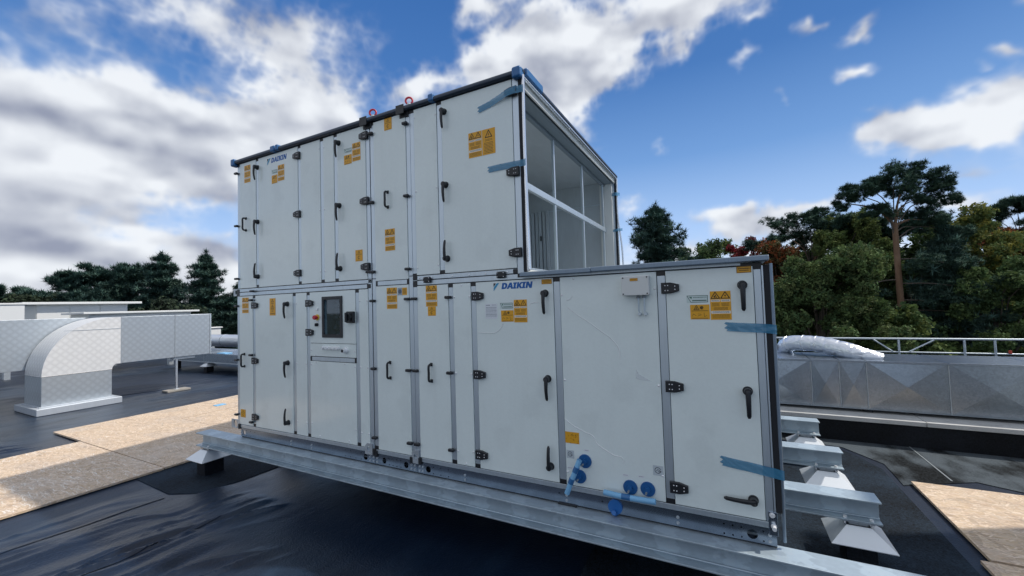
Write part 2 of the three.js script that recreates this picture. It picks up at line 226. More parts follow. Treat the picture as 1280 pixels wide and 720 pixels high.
// wrinkles of the loose sheet: long folds that run away from the unit's front
function fold(x, z) {
  const near = step(-3.2, -2.6, x) * step(0.62, 1.0, z) * (1 - step(3.5, 5, z)) * (1 - step(1.5, 3.2, x)), far = step(-14, -12, x) * (1 - step(-6.9, -6.3, x)) * step(0.5, 1.0, z) * (1 - step(5, 7, z));
  const end = step(-2.5, -2.1, x) * (1 - step(-1.2, -0.7, x)) * step(0.1, 0.3, z) * (1 - step(0.75, 1.1, z)) * 0.8, mid = step(-12.5, -11, x) * (1 - step(-8.2, -7.8, x)) * step(-6, -5, z) * (1 - step(-1.9, -1.6, z)) * 0.7;
  const m = Math.max(near, far, end, mid); if (m < 0.01) return 0;
  const w = (fbm(x * 1.1, 3, z * 0.8, 3) - 0.5) * 1.5, a = fbm((x + w * 0.5 + z * 0.12) * 4.2, 1, z * 0.55, 3), b = fbm((x + w * 0.25 + z * 0.1) * 11, 7, z * 1.1 + 4, 3);
  const ridge = Math.pow(1 - Math.abs(2 * a - 1), 3.2), fine = Math.pow(1 - Math.abs(2 * b - 1), 4);
  return 1.5 * m * (0.022 * ridge * fbm(x * 0.9 + 30, 2, z * 0.5, 2) * 1.7 + 0.0022 * fine + 0.012 * (fbm(x * 1.4, 8, z * 0.5, 3) - 0.4));
}
function sheetGeo(x0, x1, z0, z1, nx, nz, h) {
  const g = new THREE.PlaneGeometry(x1 - x0, z1 - z0, nx, nz); g.rotateX(-Math.PI / 2); g.translate((x0 + x1) / 2, 0, (z0 + z1) / 2); const p = g.attributes.position, uv = g.attributes.uv;
  for (let i = 0; i < p.count; i++) { const x = p.getX(i), z = p.getZ(i); if (h) p.setY(i, Math.max(0, h(x, z))); uv.setXY(i, x, z); } if (h) g.computeVertexNormals(); return g;
}
{
  const roof = structure('flat_roof', box(64, 7, 30, 0), std({ color: lin(0.16, 0.15, 0.14), roughness: 0.9 }), -15, -3.51, 4.5);
  roof.name = 'flat_roof';
  structure('roof_membrane', mergeGeometries([sheetGeo(-47, -14, -10.4, 19.4, 1, 1), sheetGeo(-14, 4, -10.4, -6, 1, 1), sheetGeo(-14, 4, 6, 19.4, 1, 1), sheetGeo(4, 17, -10.4, 19.4, 1, 1), sheetGeo(-14, 4, -6, 6, 620, 420, fold)].map((g) => g.toNonIndexed())), M.membrane);
  // lapped sheet edges: the next strip lies a few millimetres higher
  for (const [x, z0, z1] of [[-2.49, 0.66, 6], [-1.36, 0.66, 6]]) {
    const n = 80, pos = [], idx = []; for (let i = 0; i <= n; i++) { const z = mix(z0, z1, i / n), w = (fbm(3, x, z * 1.3, 2) - 0.5) * 0.05; for (const d of [-0.012, 0.0, 0.03]) pos.push(x + w + d, Math.max(0, fold(x + w + d, z)) + (d === 0 ? 0.007 : d > 0 ? 0.006 : 0.001), z); }
    for (let i = 0; i < n; i++) for (let k = 0; k < 2; k++) { const a = i * 3 + k; idx.push(a, a + 3, a + 1, a + 1, a + 3, a + 4); }
    const g = new THREE.BufferGeometry(); g.setAttribute('position', new THREE.Float32BufferAttribute(pos, 3)); g.setIndex(idx); g.computeVertexNormals(); g.setAttribute('uv', new THREE.Float32BufferAttribute(pos.flatMap((_, i) => i % 3 === 0 ? [pos[i], pos[i + 2]] : []), 2));
    structure('membrane_lap', g, M.membrane);
  }
  // felt strips: left patch round the foot, right strip beside the unit, dusty felt toward the upstand
  const sheet = (pts, mat, y) => { const s = new THREE.Shape(pts.map(([x, z]) => new THREE.Vector2(x, -z))), g = new THREE.ExtrudeGeometry(s, { depth: 0.004, bevelEnabled: false }); g.rotateX(-Math.PI / 2); return structure('roofing_felt', metricUV(g), mat, 0, y, 0); };
  sheet([[-3.6, -5.5], [-3.6, 0.55], [-2.55, 0.6], [-2.24, 0.46], [-2.12, 0.02], [-2.0, -5.5]], M.felt, 0.003);
  sheet([[2.2, -3.9], [4.35, -3.95], [4.58, -3.86], [4.72, -3.6], [4.83, -3.3], [4.84, 3], [2.2, 3]], M.felt, 0.005);
  sheet([[2.2, -4.34], [12, -4.34], [12, -3.15], [9, -3.02], [7.4, -3.22], [6.2, -2.95], [5.6, -3.25], [4.89, -2.86], [4.9, -3.5], [4.6, -4.0], [4.3, -4.06], [2.2, -4.04]], M.dusty, 0.004);
  // welded seams in the dusty felt
  for (const x of [5.38, 6.45, 7.5]) structure('felt_seam', box(0.014, 0.004, 1.15, 0), M.midGrey, x, 0.0115, -3.75);
}
{ // low upstand along the back of the roof, with its coping, carrying the long duct
  const t = thing('upstand_wall', 'low black roofed upstand with pale coping under the long grey duct', 'wall', [8, 0, -4.6]);
  slab(t, 'wall', 1.5, 26, 0, 0.3, -5.6, -4.33, M.upstand, 0.004); for (let i = 0; i < 12; i++) slab(t, 'coping', 1.5 + i * 2.03, 1.5 + i * 2.03 + 2.022, 0.301, 0.36, -5.66, -4.285, M.coping, 0.006);
}
{ // unseen block with roof and door, added to throw shade on felt and boards
  const t = thing('shade_block', 'pale unseen block added beyond the boards to shade them', 'shadow_caster', [8.2, 0, -1.5]);
  slab(t, 'wall', 7.0, 9.4, 0.004, 4.4, -2.9, -0.2, M.cream, 0.01); slab(t, 'roof', 6.95, 9.5, 4.401, 4.5, -2.95, -0.1, M.roofEdge2, 0.01); slab(t, 'door', 6.965, 6.999, 0.02, 2.1, -1.9, -0.9, M.galv);
}

// ---------------------------------------------------------------- prints
function print(w, h, draw) { const c = document.createElement('canvas'); c.width = w; c.height = h; draw(c.getContext('2d'), w, h); const t = new THREE.CanvasTexture(c); t.colorSpace = THREE.SRGBColorSpace; return std({ map: t, roughness: 0.45 }); }
const lines = (g, x, y, w, n, dy, seed, col = '#3a2c08', lw = 3) => { const r = rng(seed); g.fillStyle = col; for (let i = 0; i < n; i++) { let u = x; while (u < x + w - 4) { const k = Math.min(4 + r() * 13, x + w - u); g.fillRect(u, y + i * dy, k, lw); u += k + 3; } } };
function warnTri(g, cx, cy, s, kind) {
  g.strokeStyle = '#1a1508'; g.lineWidth = s * 0.12; g.lineJoin = 'round'; g.beginPath(); g.moveTo(cx, cy - s * 0.55); g.lineTo(cx + s * 0.58, cy + s * 0.42); g.lineTo(cx - s * 0.58, cy + s * 0.42); g.closePath(); g.stroke();
  g.fillStyle = '#1a1508'; if (kind) { g.beginPath(); g.moveTo(cx + s * 0.06, cy - s * 0.28); g.lineTo(cx - s * 0.13, cy + s * 0.08); g.lineTo(cx, cy + s * 0.08); g.lineTo(cx - s * 0.06, cy + s * 0.34); g.lineTo(cx + s * 0.14, cy - s * 0.02); g.lineTo(cx + s * 0.01, cy - s * 0.02); g.fill(); }
  else { g.beginPath(); g.arc(cx - s * 0.1, cy + s * 0.18, s * 0.13, 0, 7); g.arc(cx + s * 0.14, cy + s * 0.22, s * 0.09, 0, 7); g.fill(); g.fillRect(cx - s * 0.05, cy - s * 0.15, s * 0.16, s * 0.2); }
}
const AMB = '#e3a521';
const P = {
  tall: print(256, 400, (g, w, h) => { g.fillStyle = AMB; g.fillRect(0, 0, w, h); warnTri(g, 66, 62, 92, 0); warnTri(g, 188, 62, 92, 1); g.fillStyle = '#e9e6dc'; g.fillRect(8, 118, 112, 30); g.fillRect(132, 118, 116, 30); g.fillRect(8, 276, 240, 38); lines(g, 18, 125, 92, 2, 10, 3, '#444', 5); lines(g, 142, 125, 96, 2, 10, 4, '#444', 5); lines(g, 24, 166, 90, 4, 13, 5, '#4a3508', 6); lines(g, 140, 166, 92, 4, 13, 6, '#4a3508', 6); lines(g, 40, 228, 176, 3, 14, 7, '#4a3508', 7); lines(g, 24, 284, 208, 2, 13, 8, '#444', 6); lines(g, 20, 328, 216, 4, 15, 9, '#4a3508', 7); }),
  card: print(256, 200, (g, w, h) => { g.fillStyle = AMB; g.fillRect(0, 0, w, h); warnTri(g, 84, 44, 62, 0); g.fillStyle = '#2a2008'; for (let i = 0; i < 7; i++) { g.beginPath(); g.ellipse(152 + 16 * Math.cos(i * 0.9), 42 + 16 * Math.sin(i * 0.9), 13, 6, i * 0.9, 0, 7); g.fill(); } g.strokeStyle = '#5a4410'; g.lineWidth = 5; g.strokeRect(18, 84, 220, 2); g.beginPath(); g.moveTo(24, 160); g.lineTo(40, 126); g.lineTo(78, 150); g.moveTo(100, 128); g.lineTo(142, 132); g.moveTo(96, 156); g.lineTo(150, 140); g.moveTo(182, 110); g.lineTo(186, 164); g.lineTo(220, 150); g.stroke(); lines(g, 20, 182, 216, 1, 9, 11, '#4a3508', 9); }),
  single: print(160, 250, (g, w, h) => { g.fillStyle = AMB; g.fillRect(0, 0, w, h); warnTri(g, 80, 52, 70, 1); lines(g, 36, 100, 90, 2, 12, 12, '#4a3508', 5); lines(g, 24, 132, 112, 8, 14, 13, '#4a3508', 6); }),
  onetri: print(128, 160, (g, w, h) => { g.fillStyle = AMB; g.fillRect(0, 0, w, h); warnTri(g, 64, 32, 34, 1); lines(g, 14, 58, 100, 2, 9, 14, '#4a3508', 4); g.strokeStyle = '#4a3508'; g.lineWidth = 5; g.beginPath(); g.arc(64, 106, 20, 0.6, 5.6); g.moveTo(60, 84); g.lineTo(60, 140); g.stroke(); lines(g, 20, 146, 88, 1, 9, 15, '#4a3508', 4); }),
  long: print(128, 280, (g, w, h) => { g.fillStyle = AMB; g.fillRect(0, 0, w, h); warnTri(g, 64, 40, 46, 1); lines(g, 36, 76, 56, 2, 11, 16, '#3a2808', 6); warnTri(g, 64, 122, 34, 0); lines(g, 30, 150, 68, 3, 13, 17, '#3a2808', 7); lines(g, 40, 200, 48, 2, 13, 18, '#3a2808', 6); lines(g, 18, 240, 92, 2, 13, 19, '#3a2808', 8); }),
  strip: print(200, 90, (g, w, h) => { g.fillStyle = '#d79b22'; g.fillRect(0, 0, w, h); g.strokeStyle = '#3c2c0a'; g.lineWidth = 5; g.strokeRect(5, 5, w - 10, h - 10); lines(g, 20, 26, 160, 1, 10, 20, '#2c2006', 12); lines(g, 36, 52, 128, 1, 10, 21, '#2c2006', 10); }),
  tag: print(256, 100, (g, w, h) => { g.fillStyle = '#c9d8d5'; g.fillRect(0, 0, w, h); g.strokeStyle = '#23463c'; g.lineWidth = 6; g.beginPath(); g.moveTo(6, 6); g.lineTo(w - 6, 6); g.lineTo(w - 6, h - 6); g.lineTo(50, h - 6); g.closePath(); g.stroke(); g.fillStyle = '#2f6a55'; g.beginPath(); g.moveTo(30, 20); g.lineTo(58, 50); g.lineTo(66, 22); g.fill(); lines(g, 80, 24, 160, 1, 9, 22, '#3b6256', 9); g.fillStyle = '#2b5347'; g.fillRect(66, 66, 172, 12); }),
  data: print(256, 290, (g, w, h) => { g.fillStyle = '#dfe4e8'; g.fillRect(0, 0, w, h); lines(g, 12, 22, 90, 1, 9, 23, '#38485c', 12); lines(g, 140, 18, 100, 2, 14, 24, '#7a8794', 5); for (let i = 0; i < 9; i++) lines(g, 12, 64 + i * 23, 230, 1, 9, 30 + i, '#5d6a78', i % 3 ? 6 : 9); }),
  symbols: print(256, 200, (g, w, h) => { g.fillStyle = '#dca022'; g.fillRect(0, 0, w, h); const r = rng(44); g.strokeStyle = '#8a5f10'; g.lineWidth = 9; for (let i = 0; i < 22; i++) { const x = 16 + r() * 224, y = 16 + r() * 168; g.beginPath(); g.moveTo(x, y); g.lineTo(x + 50 * (r() - 0.5), y + 44 * (r() - 0.5)); g.stroke(); } }),
  ring: print(128, 128, (g, w, h) => { g.fillStyle = '#b9c3c8'; g.fillRect(0, 0, w, h); g.strokeStyle = '#39424a'; g.lineWidth = 8; g.beginPath(); g.arc(60, 62, 36, 0.5, 6); g.stroke(); g.lineWidth = 7; g.beginPath(); g.moveTo(40, 72); g.lineTo(62, 50); g.lineTo(104, 74); g.moveTo(62, 76); g.lineTo(100, 76); g.stroke(); }),
  gaugeRound: print(128, 80, (g, w, h) => { g.fillStyle = AMB; g.fillRect(0, 0, w, h); g.fillStyle = '#9aa7b2'; g.fillRect(0, 0, 62, h); g.fillStyle = '#55647a'; g.beginPath(); g.arc(31, 40, 24, 0, 7); g.fill(); lines(g, 72, 14, 46, 5, 11, 46, '#4a3508', 5); }),
  small: print(64, 32, (g, w, h) => { g.fillStyle = '#dfe3e6'; g.fillRect(0, 0, w, h); lines(g, 8, 12, 48, 1, 6, 50, '#7b858e', 7); }),
};
const stickerGeo = (w, h) => new THREE.PlaneGeometry(w, h);
function sticker(parent, kind, x0, x1, y0, y1, z = 0.0016) { return part(parent, 'sticker', stickerGeo(x1 - x0, y1 - y0), P[kind], (x0 + x1) / 2, (y0 + y1) / 2, z); }

// ---------------------------------------------------------------- fittings
const G = {};
{
  const shapeExtrude = (pts, d, b = 0.002) => { const g = new THREE.ExtrudeGeometry(new THREE.Shape(pts.map(([x, y]) => new THREE.Vector2(x, y))), { depth: d - 2 * b, bevelEnabled: true, bevelThickness: b, bevelSize: b, bevelSegments: 1 }); g.translate(0, 0, b); return g; };
  // lever handle: rose, boss and a curved tapering lever that hangs down
  const lever = (() => { const seg = 12, rad = 8, pos = [], idx = []; for (let i = 0; i <= seg; i++) { const t = i / seg, y = 0.012 - t * 0.178, z = 0.044 + 0.010 * Math.sin(t * Math.PI) - 0.006 * t, w = mix(0.0165, 0.0125, t) * (i === seg ? 0.55 : 1), d = mix(0.012, 0.008, t) * (i === seg ? 0.55 : 1); for (let k = 0; k < rad; k++) { const a = k / rad * 2 * Math.PI; pos.push(Math.cos(a) * w, y, z + Math.sin(a) * d); } }
    for (let i = 0; i < seg; i++) for (let k = 0; k < rad; k++) { const a = i * rad + k, b = i * rad + (k + 1) % rad; idx.push(a, a + rad, b, b, a + rad, b + rad); } for (const [o, s] of [[0, 1], [seg * rad, -1]]) for (let k = 1; k < rad - 1; k++) idx.push(...(s > 0 ? [o, o + k, o + k + 1] : [o, o + k + 1, o + k]));
    const g = new THREE.BufferGeometry(); g.setAttribute('position', new THREE.Float32BufferAttribute(pos, 3)); g.setIndex(idx); g.computeVertexNormals(); g.setAttribute('uv', new THREE.Float32BufferAttribute(new Float32Array(pos.length / 3 * 2), 2)); return g; })();
  const cyl = (r0, r1, d, z) => { const g = new THREE.CylinderGeometry(r1, r0, d, 20); g.rotateX(Math.PI / 2); g.translate(0, 0, z + d / 2); return g; };
  G.handle = merged([cyl(0.030, 0.028, 0.012, 0), cyl(0.024, 0.022, 0.040, 0.010), lever]);
  G.hinge = shapeExtrude([[-0.052, -0.034], [-0.052, 0.034], [0.004, 0.034], [0.056, 0.02], [0.056, -0.02], [0.004, -0.034]], 0.024, 0.004);
  G.hingeScrew = (() => { const g = new THREE.SphereGeometry(0.0042, 8, 4, 0, Math.PI * 2, 0, Math.PI / 2); g.rotateX(Math.PI / 2); return g; })();
  G.bigScrew = (() => { const g = new THREE.SphereGeometry(0.0085, 10, 5, 0, Math.PI * 2, 0, Math.PI / 2); g.scale(1, 0.7, 1); g.rotateX(Math.PI / 2); return g; })();
  G.clip = merged([new RoundedBoxGeometry(0.062, 0.026, 0.03, 2, 0.008).translate(0, 0, 0.02), cyl(0.014, 0.012, 0.02, 0.0)]);
  G.pull = merged([tubeGeo([[0, 0.075, 0], [0, 0.075, 0.03], [0, 0.066, 0.042], [0, 0, 0.044], [0, -0.066, 0.042], [0, -0.075, 0.03], [0, -0.075, 0]], 0.0105, 30, 8), new RoundedBoxGeometry(0.026, 0.032, 0.008, 1, 0.003).translate(0, 0.075, 0.004), new RoundedBoxGeometry(0.026, 0.032, 0.008, 1, 0.003).translate(0, -0.075, 0.004)]);
  G.shapeExtrude = shapeExtrude; G.cyl = cyl;
  G.smallBolt = merged([new THREE.CylinderGeometry(0.008, 0.008, 0.007, 6).rotateX(Math.PI / 2).translate(0, 0, 0.005), cyl(0.0105, 0.0105, 0.002, 0)]);
  G.bolt = merged([new THREE.CylinderGeometry(0.011, 0.011, 0.009, 6).rotateX(Math.PI / 2).translate(0, 0, 0.006), cyl(0.016, 0.016, 0.003, 0)]);
}

// ---------------------------------------------------------------- the air handling unit
const unit = thing('air_handling_unit', 'large two-storey light grey air handling unit with black handles standing on steel beams', 'ventilation unit', [0.62, 0.52, -1.69]);
const Z = -3.38, UY0 = 2.378, UY1 = 3.98, LY0 = 0.68, LY1 = 2.282;
const panelRnd = rng(606);
function panel(name, x0, x1, y0, y1, geo) { if (!geo) { const m = slab(unit, name, x0 + 0.003, x1 - 0.003, y0 + 0.003, y1 - 0.003, -0.045, 0, M.panel, 0.0025), g = m.geometry.clone(), uv = g.attributes.uv, du = panelRnd() * 7, dv = panelRnd() * 7; for (let i = 0; i < uv.count; i++) uv.setXY(i, uv.getX(i) + du, uv.getY(i) + dv); m.geometry = g; return m; } return geo ? part(unit, name, geo, M.panel, 0, 0, 0) : slab(unit, name, x0 + 0.003, x1 - 0.003, y0 + 0.003, y1 - 0.003, -0.045, 0, M.panel, 0.0025); }
function profile(x0, x1, y0, y1, caps = '') {
  const p = slab(unit, 'frame_profile', x0, x1, y0, y1, -0.052, -0.005, M.alu, 0.004);
  slab(p, 'gasket', x0 - 0.012, x1 + 0.012, y0 - 0.004, y1 + 0.004, -0.04, -0.016, M.rubber, 0);
  if (caps.includes('t')) slab(p, 'corner_cap', x0 - 0.001, x1 + 0.001, y1 - 0.034, y1 + 0.001, -0.03, -0.0035, M.black, 0.002);
  if (caps.includes('b')) slab(p, 'corner_cap', x0 - 0.001, x1 + 0.001, y0 - 0.001, y0 + 0.034, -0.03, -0.0035, M.black, 0.002);
  return p;
}
const flip = (m) => { m.rotation.z = Math.PI; return m; };
function handle(door, x, y, turn = 0) { return part(door, 'handle', G.handle, M.black, x, y, 0, [0, 0, turn]); }
function hinge(x, y, mirrored = false) {
  const h = part(unit, 'hinge', G.hinge, M.black, x, y, 0, mirrored ? [0, 0, Math.PI] : undefined);
  for (const [a, b] of [[-0.03, 0.017], [-0.012, 0.017], [-0.03, -0.017], [-0.012, -0.017], [0.034, 0.011], [0.034, -0.011]]) { const s = new THREE.Mesh(G.hingeScrew, M.screw); s.name = 'screw'; s.position.set(a, b, 0.024); h.add(s); }
  return h;
}
const clip = (x, y, z = 0) => part(unit, 'panel_clip', G.clip, M.black, x, y, z);
const screws = (p, list) => { for (const [x, y] of list) part(p, 'screw', G.bigScrew, M.screw, x, y, 0); };
const HY = [3.864, 3.184, 2.507], LH = [2.16, 1.482, 0.8];
// upper storey: profiles and panels
for (const [a, b] of [[-2.235, -2.18], [0.05, 0.1], [0.11, 0.16], [0.59, 0.639], [0.641, 0.69]]) profile(a, b, 2.38, 3.985, 't');
for (const [a, b] of [[-1.835, -1.787], [-1.03, -0.984], [-0.648, -0.598], [-0.427, -0.377], [0.965, 1.018]]) profile(a, b, UY0, 3.985, 'tb');
profile(1.757, 1.815, 2.30, 3.985, 'b');
for (const [a, b] of [[-2.235, 0.1], [0.69, 1.757]]) profile(a, b, 2.3345, 2.375);
profile(0.16, 0.59, 2.305, 2.35);
{
  const p1 = panel('removable_panel', -2.18, -1.835, UY0, UY1); part(p1, 'pull_handle', G.pull, M.black, -2.043, 3.186, 0); sticker(p1, 'tall', -2.075, -1.945, 3.716, 3.935);
  const d1 = panel('door', -1.787, -1.03, UY0, UY1); HY.forEach((y, i) => handle(d1, -1.795, y + 0.004, i === 2 ? Math.PI : 0)); HY.forEach((y) => hinge(-1.035, y, true)); sticker(d1, 'card', -1.514, -1.405, 3.615, 3.715); sticker(d1, 'tag', -1.514, -1.405, 3.735, 3.78); sticker(d1, 'tall', -1.394, -1.275, 3.628, 3.818);
  const p2 = panel('fixed_panel', -0.984, -0.648, UY0, UY1); screws(p2, [[-0.66, 3.87], [-0.66, 3.18], [-0.66, 2.5]]);
  const p3 = panel('fixed_panel', -0.598, -0.427, UY0, UY1); screws(p3, [[-0.584, 3.87], [-0.584, 3.18], [-0.584, 2.5]]);
  const d2 = panel('door', -0.377, 0.05, UY0, UY1); HY.forEach((y, i) => handle(d2, -0.345, y + 0.006, i === 2 ? Math.PI : 0)); HY.forEach((y) => hinge(0.035, y, true)); sticker(d2, 'card', -0.266, -0.15, 3.615, 3.715); sticker(d2, 'tag', -0.266, -0.15, 3.74, 3.785); sticker(d2, 'tall', -0.141, -0.022, 3.628, 3.82); sticker(d2, 'onetri', -0.118, -0.014, 2.572, 2.69);
  const p4 = panel('removable_panel', 0.16, 0.59, 2.35, UY1); part(p4, 'pull_handle', G.pull, M.black, 0.346, 3.155, 0); sticker(p4, 'onetri', 0.314, 0.415, 3.855, 3.975); sticker(p4, 'tall', 0.299, 0.428, 2.645, 2.86);
  const p5 = panel('fixed_panel', 0.69, 0.965, UY0, UY1); screws(p5, [[0.705, 3.9], [0.705, 3.18], [0.705, 2.45], [0.95, 3.87], [0.95, 3.18], [0.95, 2.46]]);
  const d3 = panel('door', 1.018, 1.757, UY0, UY1); HY.forEach((y, i) => handle(d3, 1.055, y + 0.004, i === 2 ? Math.PI : 0)); HY.forEach((y) => hinge(1.752, y, true)); sticker(d3, 'tall', 1.313, 1.45, 3.382, 3.606); sticker(d3, 'single', 1.455, 1.585, 3.382, 3.606);
}
for (const x of [-2.232, 0.138, 0.594]) HY.forEach((y, i) => clip(x, y - (x > 0 && i ? 0.03 * i : 0), -0.004));
// lower storey
profile(-2.25, -2.2, LY0, LY1, ''); for (const [a, b] of [[-1.914, -1.865], [-1.144, -1.094], [-0.9, -0.851], [-0.131, -0.082], [1.052, 1.101], [1.294, 1.344], [2.071, 2.124], [2.852, 2.907]]) profile(a, b, LY0, LY1, 'tb');
for (const [a, b] of [[0.05, 0.1], [0.11, 0.16]]) profile(a, b, LY0, 2.376, a > 0.1 ? 'b' : ''); for (const [a, b] of [[0.59, 0.639], [0.641, 0.69]]) profile(a, b, LY0, 2.376, ''); profile(3.44, 3.482, LY0, 2.29, 't');
for (const [a, b] of [[-2.25, 0.05], [0.69, 3.44]]) profile(a, b, 2.286, 2.3285);
for (const [a, b] of [[-2.25, 0.104], [0.108, 0.64], [0.644, 3.482]]) profile(a, b, 0.637, 0.676);
{
  const p1 = panel('removable_panel', -2.2, -1.914, LY0, LY1); part(p1, 'pull_handle', G.pull, M.black, -2.088, 1.482, 0); sticker(p1, 'tall', -2.135, -2.0, 2.07, 2.262); sticker(p1, 'onetri', -2.177, -2.072, 0.772, 0.87);
  const d1 = panel('door', -1.865, -1.144, LY0, LY1); LH.forEach((y, i) => { handle(d1, -1.235, y, i === 2 ? Math.PI : 0); hinge(-1.858, y); }); sticker(d1, 'long', -1.575, -1.46, 2.032, 2.236);
  const p2 = panel('fixed_panel', -1.094, -0.9, LY0, LY1); screws(p2, [2.16, 1.48, 0.83].flatMap((y) => [[-1.08, y], [-0.915, y]]));
  // control cabinet: door with a window, gland plate, lower panel
  const win = [-0.622, -0.338, 1.795, 2.208], hole = (s) => { const p = new THREE.Path(); p.moveTo(win[0], win[2]); p.lineTo(win[1], win[2]); p.lineTo(win[1], win[3]); p.lineTo(win[0], win[3]); p.closePath(); s.holes.push(p); return s; };
  const rect = (x0, x1, y0, y1) => new THREE.Shape([new THREE.Vector2(x0, y0), new THREE.Vector2(x1, y0), new THREE.Vector2(x1, y1), new THREE.Vector2(x0, y1)]);
  const cd = panel('control_door', 0, 0, 0, 0, metricUV(new THREE.ExtrudeGeometry(hole(rect(-0.848, -0.134, 1.719, 2.279)), { depth: 0.043, bevelEnabled: false }).translate(0, 0, -0.044)));
  { const f = rect(win[0] - 0.012, win[1] + 0.012, win[2] - 0.012, win[3] + 0.012), i = new THREE.Path(); i.moveTo(win[0] + 0.016, win[2] + 0.016); i.lineTo(win[1] - 0.016, win[2] + 0.016); i.lineTo(win[1] - 0.016, win[3] - 0.016); i.lineTo(win[0] + 0.016, win[3] - 0.016); i.closePath(); f.holes.push(i);
    part(cd, 'window_frame', new THREE.ExtrudeGeometry(f, { depth: 0.008, bevelEnabled: true, bevelSize: 0.003, bevelThickness: 0.003, bevelSegments: 1 }), M.black, 0, 0, 0.002); }
  slab(cd, 'window_pane', win[0] + 0.002, win[1] - 0.002, win[2] + 0.002, win[3] - 0.002, -0.012, -0.008, M.glass, 0);
  const inner = thing; slab(unit, 'mounting_plate', -0.66, -0.30, 1.75, 2.25, -0.20, -0.19, M.midGrey, 0); slab(unit, 'cabinet_side', -0.67, -0.661, 1.75, 2.25, -0.20, -0.046, M.midGrey, 0); slab(unit, 'cabinet_side', -0.299, -0.29, 1.75, 2.25, -0.20, -0.046, M.midGrey, 0); slab(unit, 'cabinet_shelf', -0.66, -0.30, 1.74, 1.749, -0.20, -0.046, M.midGrey, 0); slab(unit, 'cabinet_shelf', -0.66, -0.30, 2.251, 2.26, -0.20, -0.046, M.midGrey, 0);
  slab(unit, 'controller', -0.48, -0.36, 1.94, 2.06, -0.19, -0.15, M.cream, 0.004); slab(unit, 'controller_screen', -0.45, -0.37, 1.965, 2.035, -0.149, -0.144, M.darkGrey, 0.002); slab(unit, 'relay', -0.46, -0.42, 1.82, 1.88, -0.19, -0.14, M.cream, 0.004); for (const y of [1.86, 1.98, 2.11]) slab(unit, 'terminal_rail', -0.63, -0.57, y, y + 0.03, -0.19, -0.14, M.midGrey, 0.003);
  hinge(-0.842, 2.158); hinge(-0.842, 1.835);
  part(cd, 'indicator', G.cyl(0.014, 0.012, 0.014, 0), M.screw, -0.72, 2.09, 0);
  { const e = part(cd, 'emergency_stop_collar', G.cyl(0.034, 0.034, 0.006, 0), M.yellow, -0.722, 1.999, 0); part(cd, 'emergency_stop', merged([G.cyl(0.018, 0.018, 0.03, 0), G.cyl(0.026, 0.022, 0.018, 0.026)]), M.red, -0.722, 1.999, 0.004); }
  part(cd, 'selector_switch', merged([G.cyl(0.018, 0.018, 0.016, 0), new RoundedBoxGeometry(0.012, 0.034, 0.02, 1, 0.003).translate(0, 0, 0.024)]), M.black, -0.722, 1.919, 0); part(cd, 'switch_plate', new RoundedBoxGeometry(0.03, 0.024, 0.004, 1, 0.001), M.white, -0.722, 1.948, 0.002);
  part(cd, 'main_switch', merged([new RoundedBoxGeometry(0.11, 0.12, 0.03, 2, 0.01).translate(0, 0, 0.015), G.cyl(0.042, 0.038, 0.03, 0.03), new RoundedBoxGeometry(0.024, 0.1, 0.03, 2, 0.008).translate(0, 0, 0.07)]), M.black, -0.19, 1.996, 0);
  const gp = panel('gland_plate', -0.851, -0.131, 1.57, 1.716); screws(gp, [[-0.83, 1.64], [-0.15, 1.64], [-0.75, 1.585], [-0.25, 1.585]]);
  for (let i = 0; i < 5; i++) part(gp, 'cable_gland', merged([G.cyl(0.021, 0.021, 0.02, 0), G.cyl(0.016, 0.013, 0.018, 0.02)]), M.screw, -0.61 + i * 0.055, 1.668, 0);
  part(gp, 'large_cable_gland', merged([G.cyl(0.032, 0.032, 0.022, 0), G.cyl(0.027, 0.023, 0.034, 0.022)]), M.screw, -0.272, 1.65, 0); part(gp, 'gland_bore', G.cyl(0.017, 0.017, 0.002, 0), M.black, -0.272, 1.65, 0.0565);
  { const c = profile(-0.851, -0.131, 1.522, 1.566); for (const x of [-0.85, -0.157]) slab(c, 'corner_cap', x, x + 0.025, 1.521, 1.567, -0.03, -0.003, M.black); }
  const lp = panel('fixed_panel', -0.851, -0.131, LY0, 1.52); screws(lp, [[-0.83, 1.48], [-0.15, 1.48], [-0.83, 0.84], [-0.15, 0.84], [-0.7, 0.71], [-0.25, 0.71], [-0.75, 1.505], [-0.3, 1.505]]);
  const p3 = panel('fixed_panel', -0.082, 0.05, LY0, LY1); screws(p3, [2.16, 1.48, 0.82].flatMap((y) => [[-0.066, y], [0.034, y]]));
  const p4 = panel('removable_panel', 0.16, 0.59, LY0, 2.302); part(p4, 'pull_handle', G.pull, M.black, 0.338, 1.472, 0); sticker(p4, 'tall', 0.308, 0.441, 2.071, 2.278); sticker(p4, 'gaugeRound', 0.452, 0.568, 2.2, 2.272);
  const p5 = panel('removable_panel', 0.69, 1.052, LY0, LY1); part(p5, 'pull_handle', G.pull, M.black, 0.844, 1.472, 0); sticker(p5, 'tall', 0.796, 0.926, 2.082, 2.276); sticker(p5, 'onetri', 0.816, 0.908, 1.996, 2.08);
  const p6 = panel('fixed_panel', 1.101, 1.294, LY0, LY1); screws(p6, [[1.117, 2.16], [1.28, 2.16], [1.117, 1.48], [1.28, 1.48], [1.117, 0.8], [1.28, 0.81], [1.195, 2.262], [1.2, 0.7]]);
